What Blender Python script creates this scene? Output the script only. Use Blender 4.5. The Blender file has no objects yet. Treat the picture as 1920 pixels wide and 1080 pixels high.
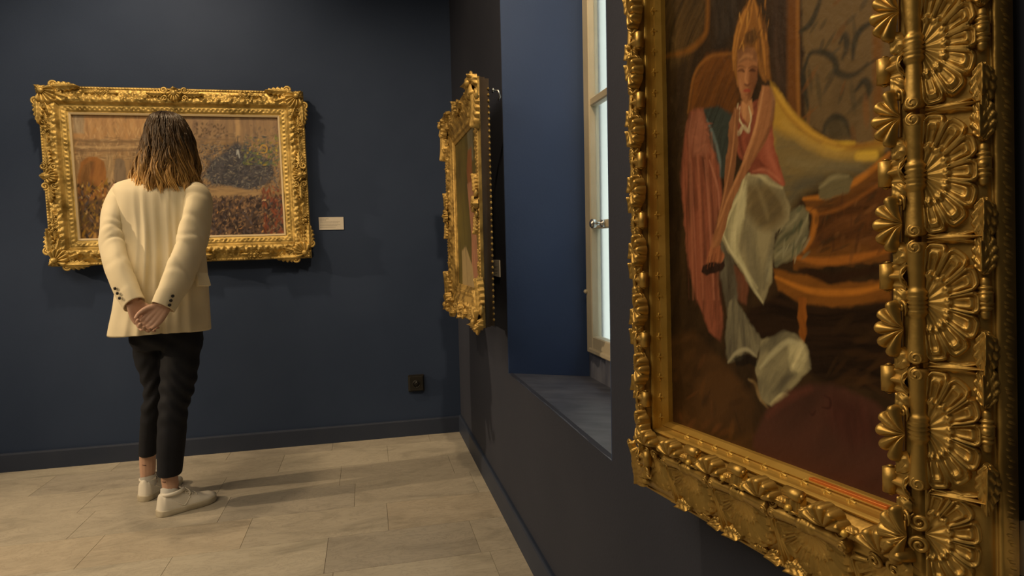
import bpy, math, random
import numpy as np
from mathutils import Matrix, Vector

# ------------------------------------------------------------------ camera, world, lights
K = 0.94                                   # metres per layout unit (layout: camera 1.2 units above the floor)
F_PX, YAW, PITCH, ROLL = 1161.194, 0.22906015, -0.0629852, -0.0227086
def cam_axes():
    cy, sy, cp, sp = math.cos(YAW), math.sin(YAW), math.cos(PITCH), math.sin(PITCH)
    fwd = np.array([sy*cp, cy*cp, sp]); right = np.array([cy, -sy, 0.0]); up = np.cross(right, fwd)
    cr, sr = math.cos(ROLL), math.sin(ROLL)
    return np.stack([cr*right + sr*up, -sr*right + cr*up, fwd])
AX = cam_axes(); CAM = np.array([0, 0, 1.2])
scene = bpy.context.scene; COL = scene.collection
cd = bpy.data.cameras.new('camera'); cam = bpy.data.objects.new('camera', cd); COL.objects.link(cam)
cd.sensor_width = 36; cd.sensor_fit = 'HORIZONTAL'; cd.lens = F_PX/1920*36; cd.clip_start = 0.02; cd.clip_end = 100
cam.matrix_world = Matrix([[AX[0][i], AX[1][i], -AX[2][i], CAM[i]*K] for i in range(3)] + [[0, 0, 0, 1]])
scene.camera = cam
vs = scene.view_settings
vs.view_transform = 'Standard'; vs.look = 'None'; vs.gamma = 1; vs.use_curve_mapping = False; vs.exposure = 0.0

world = bpy.data.worlds.new('sky'); scene.world = world; world.use_nodes = True
bg = world.node_tree.nodes['Background']; bg.inputs['Color'].default_value = (0.80, 0.90, 1.0, 1); bg.inputs['Strength'].default_value = 4.4

def spot(name, loc, target, watts, angle, color=(1.0, 0.72, 0.42), radius=0.05, blend=0.8):
    l = bpy.data.lights.new(name, 'SPOT'); l.energy = watts; l.spot_size = math.radians(angle); l.spot_blend = blend
    l.color = color; l.shadow_soft_size = radius
    o = bpy.data.objects.new(name, l); COL.objects.link(o); o.location = Vector(loc)*K
    o.rotation_euler = (Vector(target) - Vector(loc)).to_track_quat('-Z', 'Y').to_euler()
    return o
def panel(name, loc, size, watts, color=(1.0, 0.77, 0.50)):
    l = bpy.data.lights.new(name, 'AREA'); l.shape = 'RECTANGLE'; l.size, l.size_y = size[0]*K, size[1]*K; l.energy = watts; l.color = color
    o = bpy.data.objects.new(name, l); COL.objects.link(o); o.location = Vector(loc)*K; return o
# under the ceiling: two unseen fill lights added for ambient, and the track spots aimed at the pictures and the floor
panel('added_fill_panel', (-2.2, 0.6, 3.22), (2.6, 2.6), 62)
panel('added_fill_panel', (-3.6, 2.6, 3.22), (1.2, 1.2), 20)
spot('track_spot_floor', (-4.6, 2.75, 2.45), (-0.5, 3.2, 0.45), 300, 46, radius=0.04)
spot('track_spot_back_wall', (-1.15, 3.0, 3.1), (-1.0, 4.0, 1.6), 58, 125, radius=0.06)
spot('track_spot_near_painting', (-0.42, 1.40, 3.0), (0.45, 0.90, 1.42), 58, 56, radius=0.05)
spot('track_spot_side_painting', (0.25, 1.30, 3.12), (0.52, 3.0, 1.9), 95, 62, radius=0.04)

# ------------------------------------------------------------------ helpers
def at(px, py, Y):
    """the point of layout depth Y seen at a pixel of the 1920 x 1080 frame"""
    d = (px-960)/F_PX*AX[0] + (540-py)/F_PX*AX[1] + AX[2]
    return CAM + d*(Y/d[1])
def mesh(name, V, F, smooth=True):
    me = bpy.data.meshes.new(name)
    me.from_pydata((np.asarray(V, float)*K).tolist(), [], [tuple(int(i) for i in f) for f in F] if not isinstance(F, list) else F)
    if smooth: me.polygons.foreach_set('use_smooth', [True]*len(me.polygons))
    me.update(); return me
def put(name, me, mat, parent=None, M=None):
    o = bpy.data.objects.new(name, me); COL.objects.link(o)
    if mat is not None and len(me.materials) == 0: me.materials.append(mat)
    if parent is not None: o.parent = parent
    if M is not None:
        M = M.copy(); M.translation = M.translation*K; o.matrix_local = M
    return o
def part(name, V, F, mat, parent, smooth=True, M=None): return put(name, mesh(name, V, F, smooth), mat, parent, M)
def tag(o, label=None, cat=None, group=None, kind=None):
    for k, v in (('label', label), ('category', cat), ('group', group), ('kind', kind)):
        if v: o[k] = v
    return o
def empty(name, loc=(0, 0, 0), axes=None):
    o = bpy.data.objects.new(name, None); COL.objects.link(o); o.empty_display_size = 0.05
    M = Matrix.Identity(4)
    if axes is not None:
        for j in range(3):
            for i in range(3): M[i][j] = axes[j][i]
    for i in range(3): M[i][3] = loc[i]*K
    o.matrix_world = M
    return o
def frame_M(origin, s, t, n):
    M = Matrix.Identity(4)
    for j, a in enumerate((s, t, n)):
        for i in range(3): M[i][j] = a[i]
    for i in range(3): M[i][3] = origin[i]
    return M
def box(x0, x1, y0, y1, z0, z1, b=0.0):
    if b <= 0:
        V = [(x, y, z) for z in (z0, z1) for y in (y0, y1) for x in (x0, x1)]
        return V, [(0, 2, 3, 1), (4, 5, 7, 6), (0, 1, 5, 4), (2, 6, 7, 3), (0, 4, 6, 2), (1, 3, 7, 5)]
    V = []                                  # chamfered box: 24 corners
    for z, sz in ((z0, 1), (z1, -1)):
        for y, sy in ((y0, 1), (y1, -1)):
            for x, sx in ((x0, 1), (x1, -1)):
                V += [(x, y+sy*b, z+sz*b), (x+sx*b, y, z+sz*b), (x+sx*b, y+sy*b, z)]
    def c(i, j, k, a): return ((k*2+j)*2+i)*3+a
    F = []
    for i in (0, 1): F.append([c(i, 0, 0, 0), c(i, 1, 0, 0), c(i, 1, 1, 0), c(i, 0, 1, 0)][::(-1 if i == 0 else 1)])
    for j in (0, 1): F.append([c(0, j, 0, 1), c(0, j, 1, 1), c(1, j, 1, 1), c(1, j, 0, 1)][::(-1 if j == 0 else 1)])
    for k in (0, 1): F.append([c(0, 0, k, 2), c(1, 0, k, 2), c(1, 1, k, 2), c(0, 1, k, 2)][::(-1 if k == 0 else 1)])
    for k in (0, 1):
        for j in (0, 1): F.append([c(0, j, k, 1), c(1, j, k, 1), c(1, j, k, 2), c(0, j, k, 2)])
        for i in (0, 1): F.append([c(i, 0, k, 0), c(i, 1, k, 0), c(i, 1, k, 2), c(i, 0, k, 2)])
    for j in (0, 1):
        for i in (0, 1): F.append([c(i, j, 0, 0), c(i, j, 1, 0), c(i, j, 1, 1), c(i, j, 0, 1)])
    for k in (0, 1):
        for j in (0, 1):
            for i in (0, 1): F.append([c(i, j, k, 0), c(i, j, k, 1), c(i, j, k, 2)])
    return V, [tuple(f) for f in F]
def join(*parts):
    V, F, o = [], [], 0
    for v, f in parts:
        v = np.asarray(v, float); V.append(v); F += [tuple(int(i)+o for i in g) for g in f]; o += len(v)
    return np.concatenate(V), F
def grid_faces(na, nb, wrap_a=False, flip=False):
    F = []
    for i in range(na if wrap_a else na-1):
        i2 = (i+1) % na
        for j in range(nb-1):
            q = (i*nb+j, i2*nb+j, i2*nb+j+1, i*nb+j+1)
            F.append(q[::-1] if flip else q)
    return F
def hfield(fn, na, nb, a0=0, a1=1, b0=0, b1=1, flip=False):
    a, b = np.meshgrid(np.linspace(a0, a1, na), np.linspace(b0, b1, nb), indexing='ij')
    x, y, z = fn(a, b)
    V = np.stack([np.broadcast_to(x, a.shape), np.broadcast_to(y, a.shape), np.broadcast_to(z, a.shape)], -1).reshape(-1, 3)
    return V, grid_faces(na, nb, flip=flip)
def loft(rings, cap=True):
    n = len(rings[0]); V = np.concatenate(rings); F = []
    for i in range(len(rings)-1):
        for j in range(n):
            k = (j+1) % n; F.append((i*n+j, i*n+k, (i+1)*n+k, (i+1)*n+j))
    if cap:
        V = np.concatenate([V, [np.mean(rings[0], 0), np.mean(rings[-1], 0)]]); a = len(V)-2; m = (len(rings)-1)*n
        for j in range(n):
            k = (j+1) % n; F.append((k, j, a)); F.append((m+j, m+k, a+1))
    return V, F
def catmull(P, m):
    P = np.asarray(P, float); n = len(P); Q = np.concatenate([[2*P[0]-P[1]], P, [2*P[-1]-P[-2]]]); out = []
    for i in range(n-1):
        a, b, c, d = Q[i:i+4]
        for t in np.linspace(0, 1, m, endpoint=False):
            out.append(0.5*((2*b) + (-a+c)*t + (2*a-5*b+4*c-d)*t*t + (-a+3*b-3*c+d)*t**3))
    out.append(P[-1]); return np.array(out)
def sweep(P, ra, rb=None, n=10, up=(0, 0, 1), cap=True, warp=None):
    """tube along points P with half-widths ra (across) and rb (along the transported up)"""
    P = np.asarray(P, float); m = len(P); ra = np.broadcast_to(ra, m); rb = ra if rb is None else np.broadcast_to(rb, m)
    T = np.gradient(P, axis=0); T /= np.linalg.norm(T, axis=1)[:, None]+1e-12
    u = np.asarray(up, float); rings = []; th = np.linspace(0, 2*math.pi, n, endpoint=False)
    for i in range(m):
        u = u - T[i]*(u@T[i]); u /= np.linalg.norm(u)+1e-12; s = np.cross(T[i], u)
        w = 1.0 if warp is None else warp(i/(m-1), th)
        rings.append(P[i] + np.outer(np.cos(th)*w*ra[i], s) + np.outer(np.sin(th)*w*rb[i], u))
    return loft(rings, cap)
def ball(c, r, nu=10, nv=7):
    c = np.asarray(c, float); r = np.broadcast_to(r, 3); rings = []
    th = np.linspace(0, 2*math.pi, nu, endpoint=False)
    for v in np.linspace(-math.pi/2+0.15, math.pi/2-0.15, nv):
        rings.append(c + np.stack([np.cos(th)*math.cos(v)*r[0], np.sin(th)*math.cos(v)*r[1], np.full(nu, math.sin(v)*r[2])], 1))
    return loft(rings)
def lathe(zs, rs, n=12, axis=2):
    th = np.linspace(0, 2*math.pi, n, endpoint=False); rings = []
    for z, r in zip(zs, rs):
        c = [np.cos(th)*r, np.sin(th)*r, np.full(n, float(z))]
        rings.append(np.stack([c[(k-axis-1) % 3] if False else c[{2: (0, 1, 2), 0: (2, 0, 1), 1: (1, 2, 0)}[axis][k]] for k in range(3)], 1))
    return loft(rings)
def unite(name, V, F, voxel, smooth_it=2):
    """weld overlapping closed shapes into one continuous skin"""
    me = bpy.data.meshes.new('tmp'); me.from_pydata((np.asarray(V)*K).tolist(), [], F); me.update()
    o = bpy.data.objects.new('tmp', me); COL.objects.link(o)
    r = o.modifiers.new('r', 'REMESH'); r.mode = 'VOXEL'; r.voxel_size = voxel*K; r.use_smooth_shade = True
    s = o.modifiers.new('s', 'SMOOTH'); s.iterations = smooth_it; s.factor = 0.5
    dg = bpy.context.evaluated_depsgraph_get(); out = bpy.data.meshes.new_from_object(o.evaluated_get(dg), depsgraph=dg)
    bpy.data.objects.remove(o); bpy.data.meshes.remove(me); out.name = name; out.materials.clear()
    out.polygons.foreach_set('use_smooth', [True]*len(out.polygons)); return out
def coords(me):
    a = np.empty(len(me.vertices)*3, np.float32); me.vertices.foreach_get('co', a); return a.reshape(-1, 3)/K
def set_coords(me, V): me.vertices.foreach_set('co', (np.asarray(V, np.float32)*K).ravel()); me.update()
def lin(c): 
    c = np.asarray(c, float)/255.0
    return np.where(c <= 0.04045, c/12.92, ((c+0.055)/1.055)**2.4)
def noise2(x, y, seed=0):
    """smooth value noise on arrays"""
    rs = np.random.RandomState(seed); T = rs.rand(64, 64)
    xi, yi = np.floor(x).astype(int), np.floor(y).astype(int); fx, fy = x-xi, y-yi
    fx, fy = fx*fx*(3-2*fx), fy*fy*(3-2*fy)
    g = lambda i, j: T[i % 64, j % 64]
    return (g(xi, yi)*(1-fx)+g(xi+1, yi)*fx)*(1-fy)+(g(xi, yi+1)*(1-fx)+g(xi+1, yi+1)*fx)*fy
def fbm(x, y, seed=0, oct=4):
    s = 0; a = 0.5
    for k in range(oct): s = s+a*noise2(x*2**k, y*2**k, seed+k); a *= 0.5
    return s

# ------------------------------------------------------------------ materials
def nodes(name):
    m = bpy.data.materials.new(name); m.use_nodes = True
    nt = m.node_tree; return m, nt, nt.nodes['Principled BSDF']
def ramp(nt, fac, stops):
    r = nt.nodes.new('ShaderNodeValToRGB'); el = r.color_ramp.elements
    while len(el) < len(stops): el.new(0.5)
    for e, (p, c) in zip(el, stops): e.position = p; e.color = (*c, 1)
    nt.links.new(fac, r.inputs['Fac']); return r.outputs['Color']
def mat(name, c0, c1=None, rough=0.6, scale=8.0, metal=0.0, bump=0.0, bump_scale=None, coord='Object', detail=5, spec=0.5, stretch=(1, 1, 1), lo=0.35, hi=0.65, rough2=None):
    m, nt, b = nodes(name)
    b.inputs['Roughness'].default_value = rough; b.inputs['Metallic'].default_value = metal
    b.inputs['Specular IOR Level'].default_value = spec
    tc = nt.nodes.new('ShaderNodeTexCoord'); mp = nt.nodes.new('ShaderNodeMapping'); mp.inputs['Scale'].default_value = stretch
    nt.links.new(tc.outputs[coord], mp.inputs['Vector'])
    n = nt.nodes.new('ShaderNodeTexNoise'); n.inputs['Scale'].default_value = scale; n.inputs['Detail'].default_value = detail
    nt.links.new(mp.outputs['Vector'], n.inputs['Vector'])
    nt.links.new(ramp(nt, n.outputs['Fac'], [(lo, c0), (hi, c1 or c0)]), b.inputs['Base Color'])
    if rough2 is not None:
        r = nt.nodes.new('ShaderNodeMapRange'); r.inputs['From Min'].default_value = lo; r.inputs['From Max'].default_value = hi
        r.inputs['To Min'].default_value = rough; r.inputs['To Max'].default_value = rough2
        nt.links.new(n.outputs['Fac'], r.inputs['Value']); nt.links.new(r.outputs['Result'], b.inputs['Roughness'])
    if bump:
        n2 = nt.nodes.new('ShaderNodeTexNoise'); n2.inputs['Scale'].default_value = bump_scale or scale*6; n2.inputs['Detail'].default_value = 3
        nt.links.new(mp.outputs['Vector'], n2.inputs['Vector'])
        bp = nt.nodes.new('ShaderNodeBump'); bp.inputs['Strength'].default_value = bump; bp.inputs['Distance'].default_value = 0.01
        nt.links.new(n2.outputs['Fac'], bp.inputs['Height']); nt.links.new(bp.outputs['Normal'], b.inputs['Normal'])
    return m
def paint_mat(name, rough=0.4, bump=0.15, scale=220, stretch=(1, 1, 1)):
    """oil paint: colours from the painted surface's own colour layer, brushed relief"""
    m, nt, b = nodes(name)
    a = nt.nodes.new('ShaderNodeAttribute'); a.attribute_name = 'paint'; nt.links.new(a.outputs['Color'], b.inputs['Base Color'])
    b.inputs['Roughness'].default_value = rough; b.inputs['Specular IOR Level'].default_value = 0.18
    tc = nt.nodes.new('ShaderNodeTexCoord'); n = nt.nodes.new('ShaderNodeTexNoise'); n.inputs['Scale'].default_value = scale
    nt.links.new(tc.outputs['Object'], n.inputs['Vector'])
    bp = nt.nodes.new('ShaderNodeBump'); bp.inputs['Strength'].default_value = bump; bp.inputs['Distance'].default_value = 0.002
    nt.links.new(n.outputs['Fac'], bp.inputs['Height']); nt.links.new(bp.outputs['Normal'], b.inputs['Normal'])
    return m
NAVY = mat('navy_wall_paint', (0.025, 0.043, 0.094), (0.031, 0.051, 0.107), rough=0.75, scale=2.0, bump=0.06, bump_scale=160, spec=0.25)
SKIRT = mat('navy_skirting_paint', (0.026, 0.038, 0.072), (0.034, 0.046, 0.082), rough=0.5, scale=4.0, spec=0.35)
NAVY_WARM_LIT = mat('navy_paint_warm_lit', (0.034, 0.040, 0.064), (0.041, 0.047, 0.072), rough=0.75, scale=2.0, bump=0.06, bump_scale=160, spec=0.25)  # same navy as the other walls, warm light mixed into its colour
JAMB = mat('blue_reveal_paint', (0.034, 0.063, 0.155), (0.040, 0.072, 0.172), rough=0.65, scale=2.5, bump=0.06, bump_scale=120, spec=0.3)
SILLM = mat('slate_blue_sill', (0.070, 0.078, 0.115), (0.12, 0.13, 0.17), rough=0.5, scale=9, detail=8, spec=0.4, stretch=(1, 2.5, 1))
CREAM = mat('cream_window_paint', (0.50, 0.44, 0.31), (0.57, 0.50, 0.36), rough=0.45, scale=6)
CEIL = mat('white_ceiling', (0.55, 0.53, 0.5), rough=0.8)
ART_GAIN_A, ART_GAIN_S, ART_GAIN_D = np.array([1.00, 1.07, 1.10]), np.array([1.9, 2.05, 2.25]), np.array([1.6, 1.8, 2.1])
CARD = mat('white_card', (0.70, 0.66, 0.58), (0.74, 0.70, 0.62), rough=0.6)
INK = mat('grey_print', (0.28, 0.26, 0.23), rough=0.7)
BLACKP = mat('black_plastic', (0.012, 0.012, 0.011), (0.018, 0.017, 0.015), rough=0.3)
METAL = mat('brushed_metal', (0.45, 0.45, 0.44), (0.6, 0.6, 0.58), rough=0.3, metal=1.0, scale=30)
GOLD = mat('aged_gilding', (0.34, 0.215, 0.052), (0.64, 0.425, 0.12), rough=0.35, rough2=0.5, metal=0.75, scale=14, detail=6, bump=0.10, bump_scale=60, lo=0.3, hi=0.62)
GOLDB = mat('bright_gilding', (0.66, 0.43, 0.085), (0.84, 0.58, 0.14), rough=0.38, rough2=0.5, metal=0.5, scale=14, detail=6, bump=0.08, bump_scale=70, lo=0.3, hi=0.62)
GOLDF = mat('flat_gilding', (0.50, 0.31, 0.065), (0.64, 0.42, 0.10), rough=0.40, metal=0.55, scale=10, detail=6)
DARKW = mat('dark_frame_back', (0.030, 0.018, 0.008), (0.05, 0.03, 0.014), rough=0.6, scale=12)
# ------------------------------------------------------------------ the room
XR, YB, ZC, XL, YF = 0.5705, 4.027, 3.25, -6.2, -2.6
WY0, WY1, WZ0, WZ1, WX = 1.403, 2.553, 0.672, 2.75, 0.96      # window opening in the right wall
def struct(name, V, F, m, parent=None, smooth=False):
    o = part(name, V, F, m, parent, smooth)
    if parent is None: o['kind'] = 'structure'
    return o
struct('wall_back', *box(XL-.1, 1.4, YB, YB+.2, -.05, ZC), NAVY)
struct('wall_left', *box(XL-.2, XL, YF, YB, -.05, ZC), NAVY)
struct('wall_front', *box(XL, 1.4, YF-.2, YF, -.05, ZC), NAVY)
struct('ceiling', *box(XL-.2, 1.4, YF-.2, YB+.2, ZC, ZC+.1), CEIL)
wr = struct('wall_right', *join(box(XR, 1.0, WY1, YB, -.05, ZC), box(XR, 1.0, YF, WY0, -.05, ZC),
            box(XR, 1.0, WY0, WY1, -.05, 0.60), box(XR, XR+.02, WY0, WY1, .60, .6715), box(XR, 1.0, WY0, WY1, WZ1, ZC)), NAVY_WARM_LIT)
tag(part('window_reveal', *box(XR+.001, .985, WY1-.006, WY1+.001, .60, WZ1), JAMB, wr, False), 'blue painted window reveal')
tag(part('window_reveal', *box(XR+.001, .985, WY0-.001, WY0+.006, .60, WZ1), JAMB, wr, False), 'blue painted window reveal')
Vs, Fs = hfield(lambda a, b: (a, b, 0.672-(a-XR)*0.105+0.0015*(fbm(a*14, b*14, 3)-.5)), 30, 60, XR+.001, .965, WY0+.006, WY1-.006)
part('window_sill', Vs, Fs, SILLM, wr)
part('apron', *box(.935, 1.0, WY0, WY1, .60, .742), SILLM, wr, False)

fl = struct('floor', *box(XL-.2, 1.4, YF-.2, YB+.2, -.12, -.006), mat('floor_joint', (0.30, 0.26, 0.20), rough=.8))
def marble(name, base, vein, seed):
    m, nt, b = nodes(name); b.inputs['Roughness'].default_value = .42; b.inputs['Specular IOR Level'].default_value = .35
    tc = nt.nodes.new('ShaderNodeTexCoord'); mp = nt.nodes.new('ShaderNodeMapping'); mp.inputs['Scale'].default_value = (1.0, 2.2, 1); mp.inputs['Rotation'].default_value = (0, 0, .25)
    geo = nt.nodes.new('ShaderNodeNewGeometry'); nt.links.new(geo.outputs['Position'], mp.inputs['Vector']); mp.inputs['Location'].default_value = (seed*3.7, seed*1.9, 0)
    n = nt.nodes.new('ShaderNodeTexNoise'); n.inputs['Scale'].default_value = 2.6; n.inputs['Detail'].default_value = 9; n.inputs['Distortion'].default_value = 1.2; n.inputs['Roughness'].default_value = .62
    nt.links.new(mp.outputs['Vector'], n.inputs['Vector'])
    c1 = ramp(nt, n.outputs['Fac'], [(.30, tuple(.70*x for x in base)), (.46, base), (.62, tuple(min(1, 1.12*x) for x in base)), (.75, tuple(.86*x for x in base))])
    n2 = nt.nodes.new('ShaderNodeTexNoise'); n2.inputs['Scale'].default_value = 5.5; n2.inputs['Detail'].default_value = 10; n2.inputs['Distortion'].default_value = 2.2; n2.inputs['Roughness'].default_value = .7
    nt.links.new(mp.outputs['Vector'], n2.inputs['Vector'])
    f = ramp(nt, n2.outputs['Fac'], [(.40, (0, 0, 0)), (.49, (.10, .10, .10)), (.505, (.55, .55, .55)), (.52, (.08, .08, .08)), (.60, (0, 0, 0))])
    mx = nt.nodes.new('ShaderNodeMix'); mx.data_type = 'RGBA'; nt.links.new(f, mx.inputs['Factor']); nt.links.new(c1, mx.inputs['A']); mx.inputs['B'].default_value = (*vein, 1)
    nt.links.new(mx.outputs['Result'], b.inputs['Base Color']); return m
MB = [marble('cream_marble', (.46, .425, .355), (.24, .21, .18), 1), marble('pale_marble', (.51, .475, .395), (.27, .235, .20), 2),
      marble('grey_marble', (.41, .38, .325), (.20, .18, .16), 3), marble('warm_marble', (.49, .44, .355), (.27, .22, .17), 4)]
random.seed(5)
TW, TH, J = 0.60, 0.30, 0.0007
tiles = {}
for k in range(4):
    V, F = box(J, TW-J, J, TH-J, -.02, 0, .0004); me = mesh('tile', V, F, False); me.materials.append(MB[k]); tiles[k] = me
OFF = {0: -.32, 1: .02, 2: -.32+.42, 3: .25, 4: 0.0, -1: -.05}
for r in range(-3, 14):
    y0 = 3.56 - .30*r
    if y0 > YB: continue
    x = OFF.get(r, random.random()*TW) % TW + XL-.6
    while x < XR+.02:
        k = random.choice((0, 0, 1, 1, 3, 2))
        if y0 < YB and y0 > -.4 and x > -3.4: put('floor_tile', tiles[k], None, fl, Matrix.Translation((x, y0, 0)))
        x += TW
V = []; F = []; n = 0
# paving outside the visible stretch, joined
bits = []
for r in range(14, 21):
    y0 = 3.56-.30*r; x = XL-.3*(r % 2)
    while x < XR+.02: bits.append(box(x+J, x+TW-J, y0+J, y0+TH-J, -.02, 0)); x += TW
for r in range(-1, 14):
    y0 = 3.56-.30*r; x = XL-.6+(OFF.get(r, 0) % TW)
    while x < -3.4: bits.append(box(x+J, x+TW-J, y0+J, y0+TH-J, -.02, 0)); x += TW
far = part('far_paving', *join(*bits), MB[0], fl, False); far['kind'] = 'stuff'

def skirting(name, along, a0, a1, h):
    # profile: (distance from the wall, height)
    pr = [(0, 0), (.016, 0), (.016, h-.010), (.013, h-.002), (.009, h), (0, h)]
    rings = []
    for a in (a0, a1):
        rings.append(np.array([(a, YB-d, z) if along == 'x' else (XR-d, a, z) for d, z in pr]))
    V, F = loft(rings); return struct(name, V, F, SKIRT)
skirting('baseboard_back', 'x', XL, XR, .107)
skirting('baseboard_right', 'y', YF, YB-.016, .116)

# ------------------------------------------------------------------ window
win = empty('window_1', (WX, 1.98, .742)); win['kind'] = 'structure'
W0 = np.array([WX, 1.98, .742])
def wpart(name, x0, x1, y0, y1, z0, z1, m, b=.004, parent=None):
    V, F = box(x0, x1, y0, y1, z0, z1, b); V = np.array(V)-W0
    return part(name, V, F, m, parent or win, False)
wpart('outer_frame', .952, 1.0, 2.530, 2.552, .744, WZ1-.004, mat('dark_gap_frame', (.02, .025, .04), rough=.7))
wpart('outer_frame', .952, 1.0, 1.404, 1.426, .744, WZ1-.004, bpy.data.materials['dark_gap_frame'])
GL, nt, b = nodes('window_glass')
b.inputs['Base Color'].default_value = (.93, .98, .95, 1); b.inputs['Roughness'].default_value = .22; b.inputs['Transmission Weight'].default_value = 1; b.inputs['IOR'].default_value = 1.1
for (ya, yb, hs) in ((1.985, 2.528, 2.40), (1.428, 1.975, 2.40)):
    sash = wpart('casement', .918, .965, ya, ya+.055, .746, WZ1-.01, CREAM)
    L = lambda *a, **k: wpart(*a, **k)
    wpart('stile', .918, .965, yb-.066, yb, .746, WZ1-.01, CREAM)
    wpart('rail', .920, .963, ya+.055, yb-.066, .746, .822, CREAM)
    wpart('rail', .912, .930, ya+.040, yb-.03, .748, .772, CREAM, .006)
    wpart('rail', .920, .963, ya+.055, yb-.066, WZ1-.09, WZ1-.01, CREAM)
    for z in (1.275, 1.782, 2.29): wpart('glazing_bar', .924, .962, ya+.05, yb-.06, z, z+.034, CREAM, .005)
    for z0, z1 in ((.822, 1.275), (1.309, 1.782), (1.816, 2.29), (2.324, WZ1-.09)): wpart('pane', .944, .950, ya+.05, yb-.06, z0-.004, z1+.004, GL, .0005)
kn = [join(lathe([0, .012, .013, .030, .036, .052, .058, .060], [.014, .014, .007, .007, .016, .019, .012, .002], 14, 0))]
Vk, Fk = kn[0]; Vk = np.array(Vk)*[-1, 1, 1]+[.924-WX, 2.325-1.98, 1.293-.742]
part('knob', Vk, Fk, METAL, win)
part('hinge', *join(sweep([(.912-WX, 2.518-1.98, .90-.742), (.912-WX, 2.518-1.98, 1.0-.742)], .008, n=8), ball((.912-WX, 2.518-1.98, 1.01-.742), .009)), CREAM, win)
# the light-well wall across the window
struct('wall_courtyard', *box(2.9, 3.1, -9, 26, -4, 5.5), mat('courtyard_render', (.225, .215, .17), (.28, .265, .215), rough=.9, scale=.9, detail=6))
# ------------------------------------------------------------------ carved frames
def mem(k, W, H):
    """member k (0 bottom, 1 right, 2 top, 3 left): length, origin, directions along / across (inward)"""
    return [(W, (0, 0, 0), (1, 0, 0), (0, 1, 0)), (H, (W, 0, 0), (0, 1, 0), (-1, 0, 0)),
            (W, (W, H, 0), (-1, 0, 0), (0, -1, 0)), (H, (0, H, 0), (0, -1, 0), (1, 0, 0))][k]
def mem_map(k, W, H):
    L, o, a, b = mem(k, W, H)
    return L, lambda s, t, h: np.stack([o[0]+a[0]*s+b[0]*t, o[1]+a[1]*s+b[1]*t, h+0*s], -1)
def moulding(k, W, H, prof, tall=None, ns=2, relief=None, adj=None):
    """a mitred length of moulding; prof = (t, h) from the outer back edge to the sight edge; adj: t at the two ends (neighbour's t)"""
    L, mp = mem_map(k, W, H); pr = np.array(prof, float); other = pr[:, 0] if adj is None else np.array(adj, float)
    sg = np.linspace(0, 1, ns); S = other[None, :]+sg[:, None]*(L-2*other[None, :]); T = np.broadcast_to(pr[:, 0], S.shape); Hh = np.broadcast_to(pr[:, 1], S.shape)
    if relief is not None: Hh = Hh+relief(S, T, L)
    return mp(S, T, Hh).reshape(-1, 3), grid_faces(ns, len(pr))
def dense(prof, step):
    out = [prof[0]]
    for a, b in zip(prof[:-1], prof[1:]):
        n = max(1, int(math.ceil(math.hypot(b[0]-a[0], b[1]-a[1])/step)))
        for i in range(1, n+1): out.append((a[0]+(b[0]-a[0])*i/n, a[1]+(b[1]-a[1])*i/n))
    return out
def orn_M(k, W, H, s, t, h, slope=0.0, rot=0.0):
    """placement of an ornament modelled in (along, across-inward, out)"""
    L, o, a, b = mem(k, W, H); a, b, n = np.array(a, float), np.array(b, float), np.array([0, 0, 1.0])
    O = np.array(o)+a*s+b*t+n*h
    b2 = math.cos(slope)*b+math.sin(slope)*n; n2 = -math.sin(slope)*b+math.cos(slope)*n
    a3 = math.cos(rot)*a+math.sin(rot)*b2; b3 = -math.sin(rot)*a+math.cos(rot)*b2
    return frame_M(O, a3, b3, n2)
def lobes(phi, span, N):
    x = (phi/span+1)/2*N; return 2*(x-np.floor(np.minimum(x, N-1e-6)))-1, np.floor(np.minimum(x, N-1e-6))
def palmette(Rs, Rt, N=7, hgt=.006, sgn=-1, nb=26, span=1.52, power=2.6):
    """fan of broad hollow petals with raised double rims round a low fluted collar"""
    def f(phi, r):
        a, _ = lobes(phi, span, N); q = np.clip((r-.48)/.52, 0, 1); fl = .93
        e = (np.abs(a*fl)**5+(q**2.2)**5)**.2
        rim = np.exp(-((e-.80)/.10)**2); inner = .85*np.exp(-((e-.42)/.12)**2)*np.clip((q-.04)/.2, 0, 1); floor_ = .30
        wall = np.clip((1.0-e)/.07, 0, 1)
        pet = np.maximum(np.maximum(rim, inner), floor_)*wall*(.80+.30*np.sin(q*2.6))
        wav = .455+.025*np.cos(a*math.pi*2)
        col = .34+.09*np.cos(a*math.pi)*np.clip(r/.3, 0, 1)+.45*np.exp(-((r-wav)/.028)**2)
        h = np.where(r < .485, col, pet)
        rr = r*(1-.05*np.abs(a)**5*(q > .5)); edge = np.clip((1-r)/.02, 0, 1)
        cs, sn = np.cos(phi), np.sin(phi); sup = (np.abs(cs)**power+np.abs(sn)**power)**(-1/power)
        return Rs*rr*sn*sup, sgn*Rt*rr*cs*sup, hgt*h*edge-.0018*(1-edge)
    return hfield(f, N*14+1, nb, -span, span, 0.0, 1, flip=(sgn < 0))
def shell(Rs, Rt, N=6, hgt=.012, sgn=1, nb=14, span=1.45, tip=.55):
    """scallop with bulging ribs"""
    def f(phi, r):
        a, _ = lobes(phi, span, N); rib = np.sqrt(np.clip(1-a*a*.96, 0, 1))
        dome = np.sqrt(np.clip(1-(r*.98)**2, 0, 1)); lift = .25+.75*r
        h = hgt*(dome*(.40+.15*r)+.72*lift*rib*np.clip((1-r)/.10, 0, 1)**.5*np.clip(r/.2, 0, 1))
        rr = r*(1-.10*(1-rib)*(r > .6))
        return Rs*rr*np.sin(phi), sgn*Rt*rr*np.cos(phi), h-.002*(r > .985)
    return hfield(f, N*8+1, nb, -span, span, 0.02, 1, flip=(sgn < 0))
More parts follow.
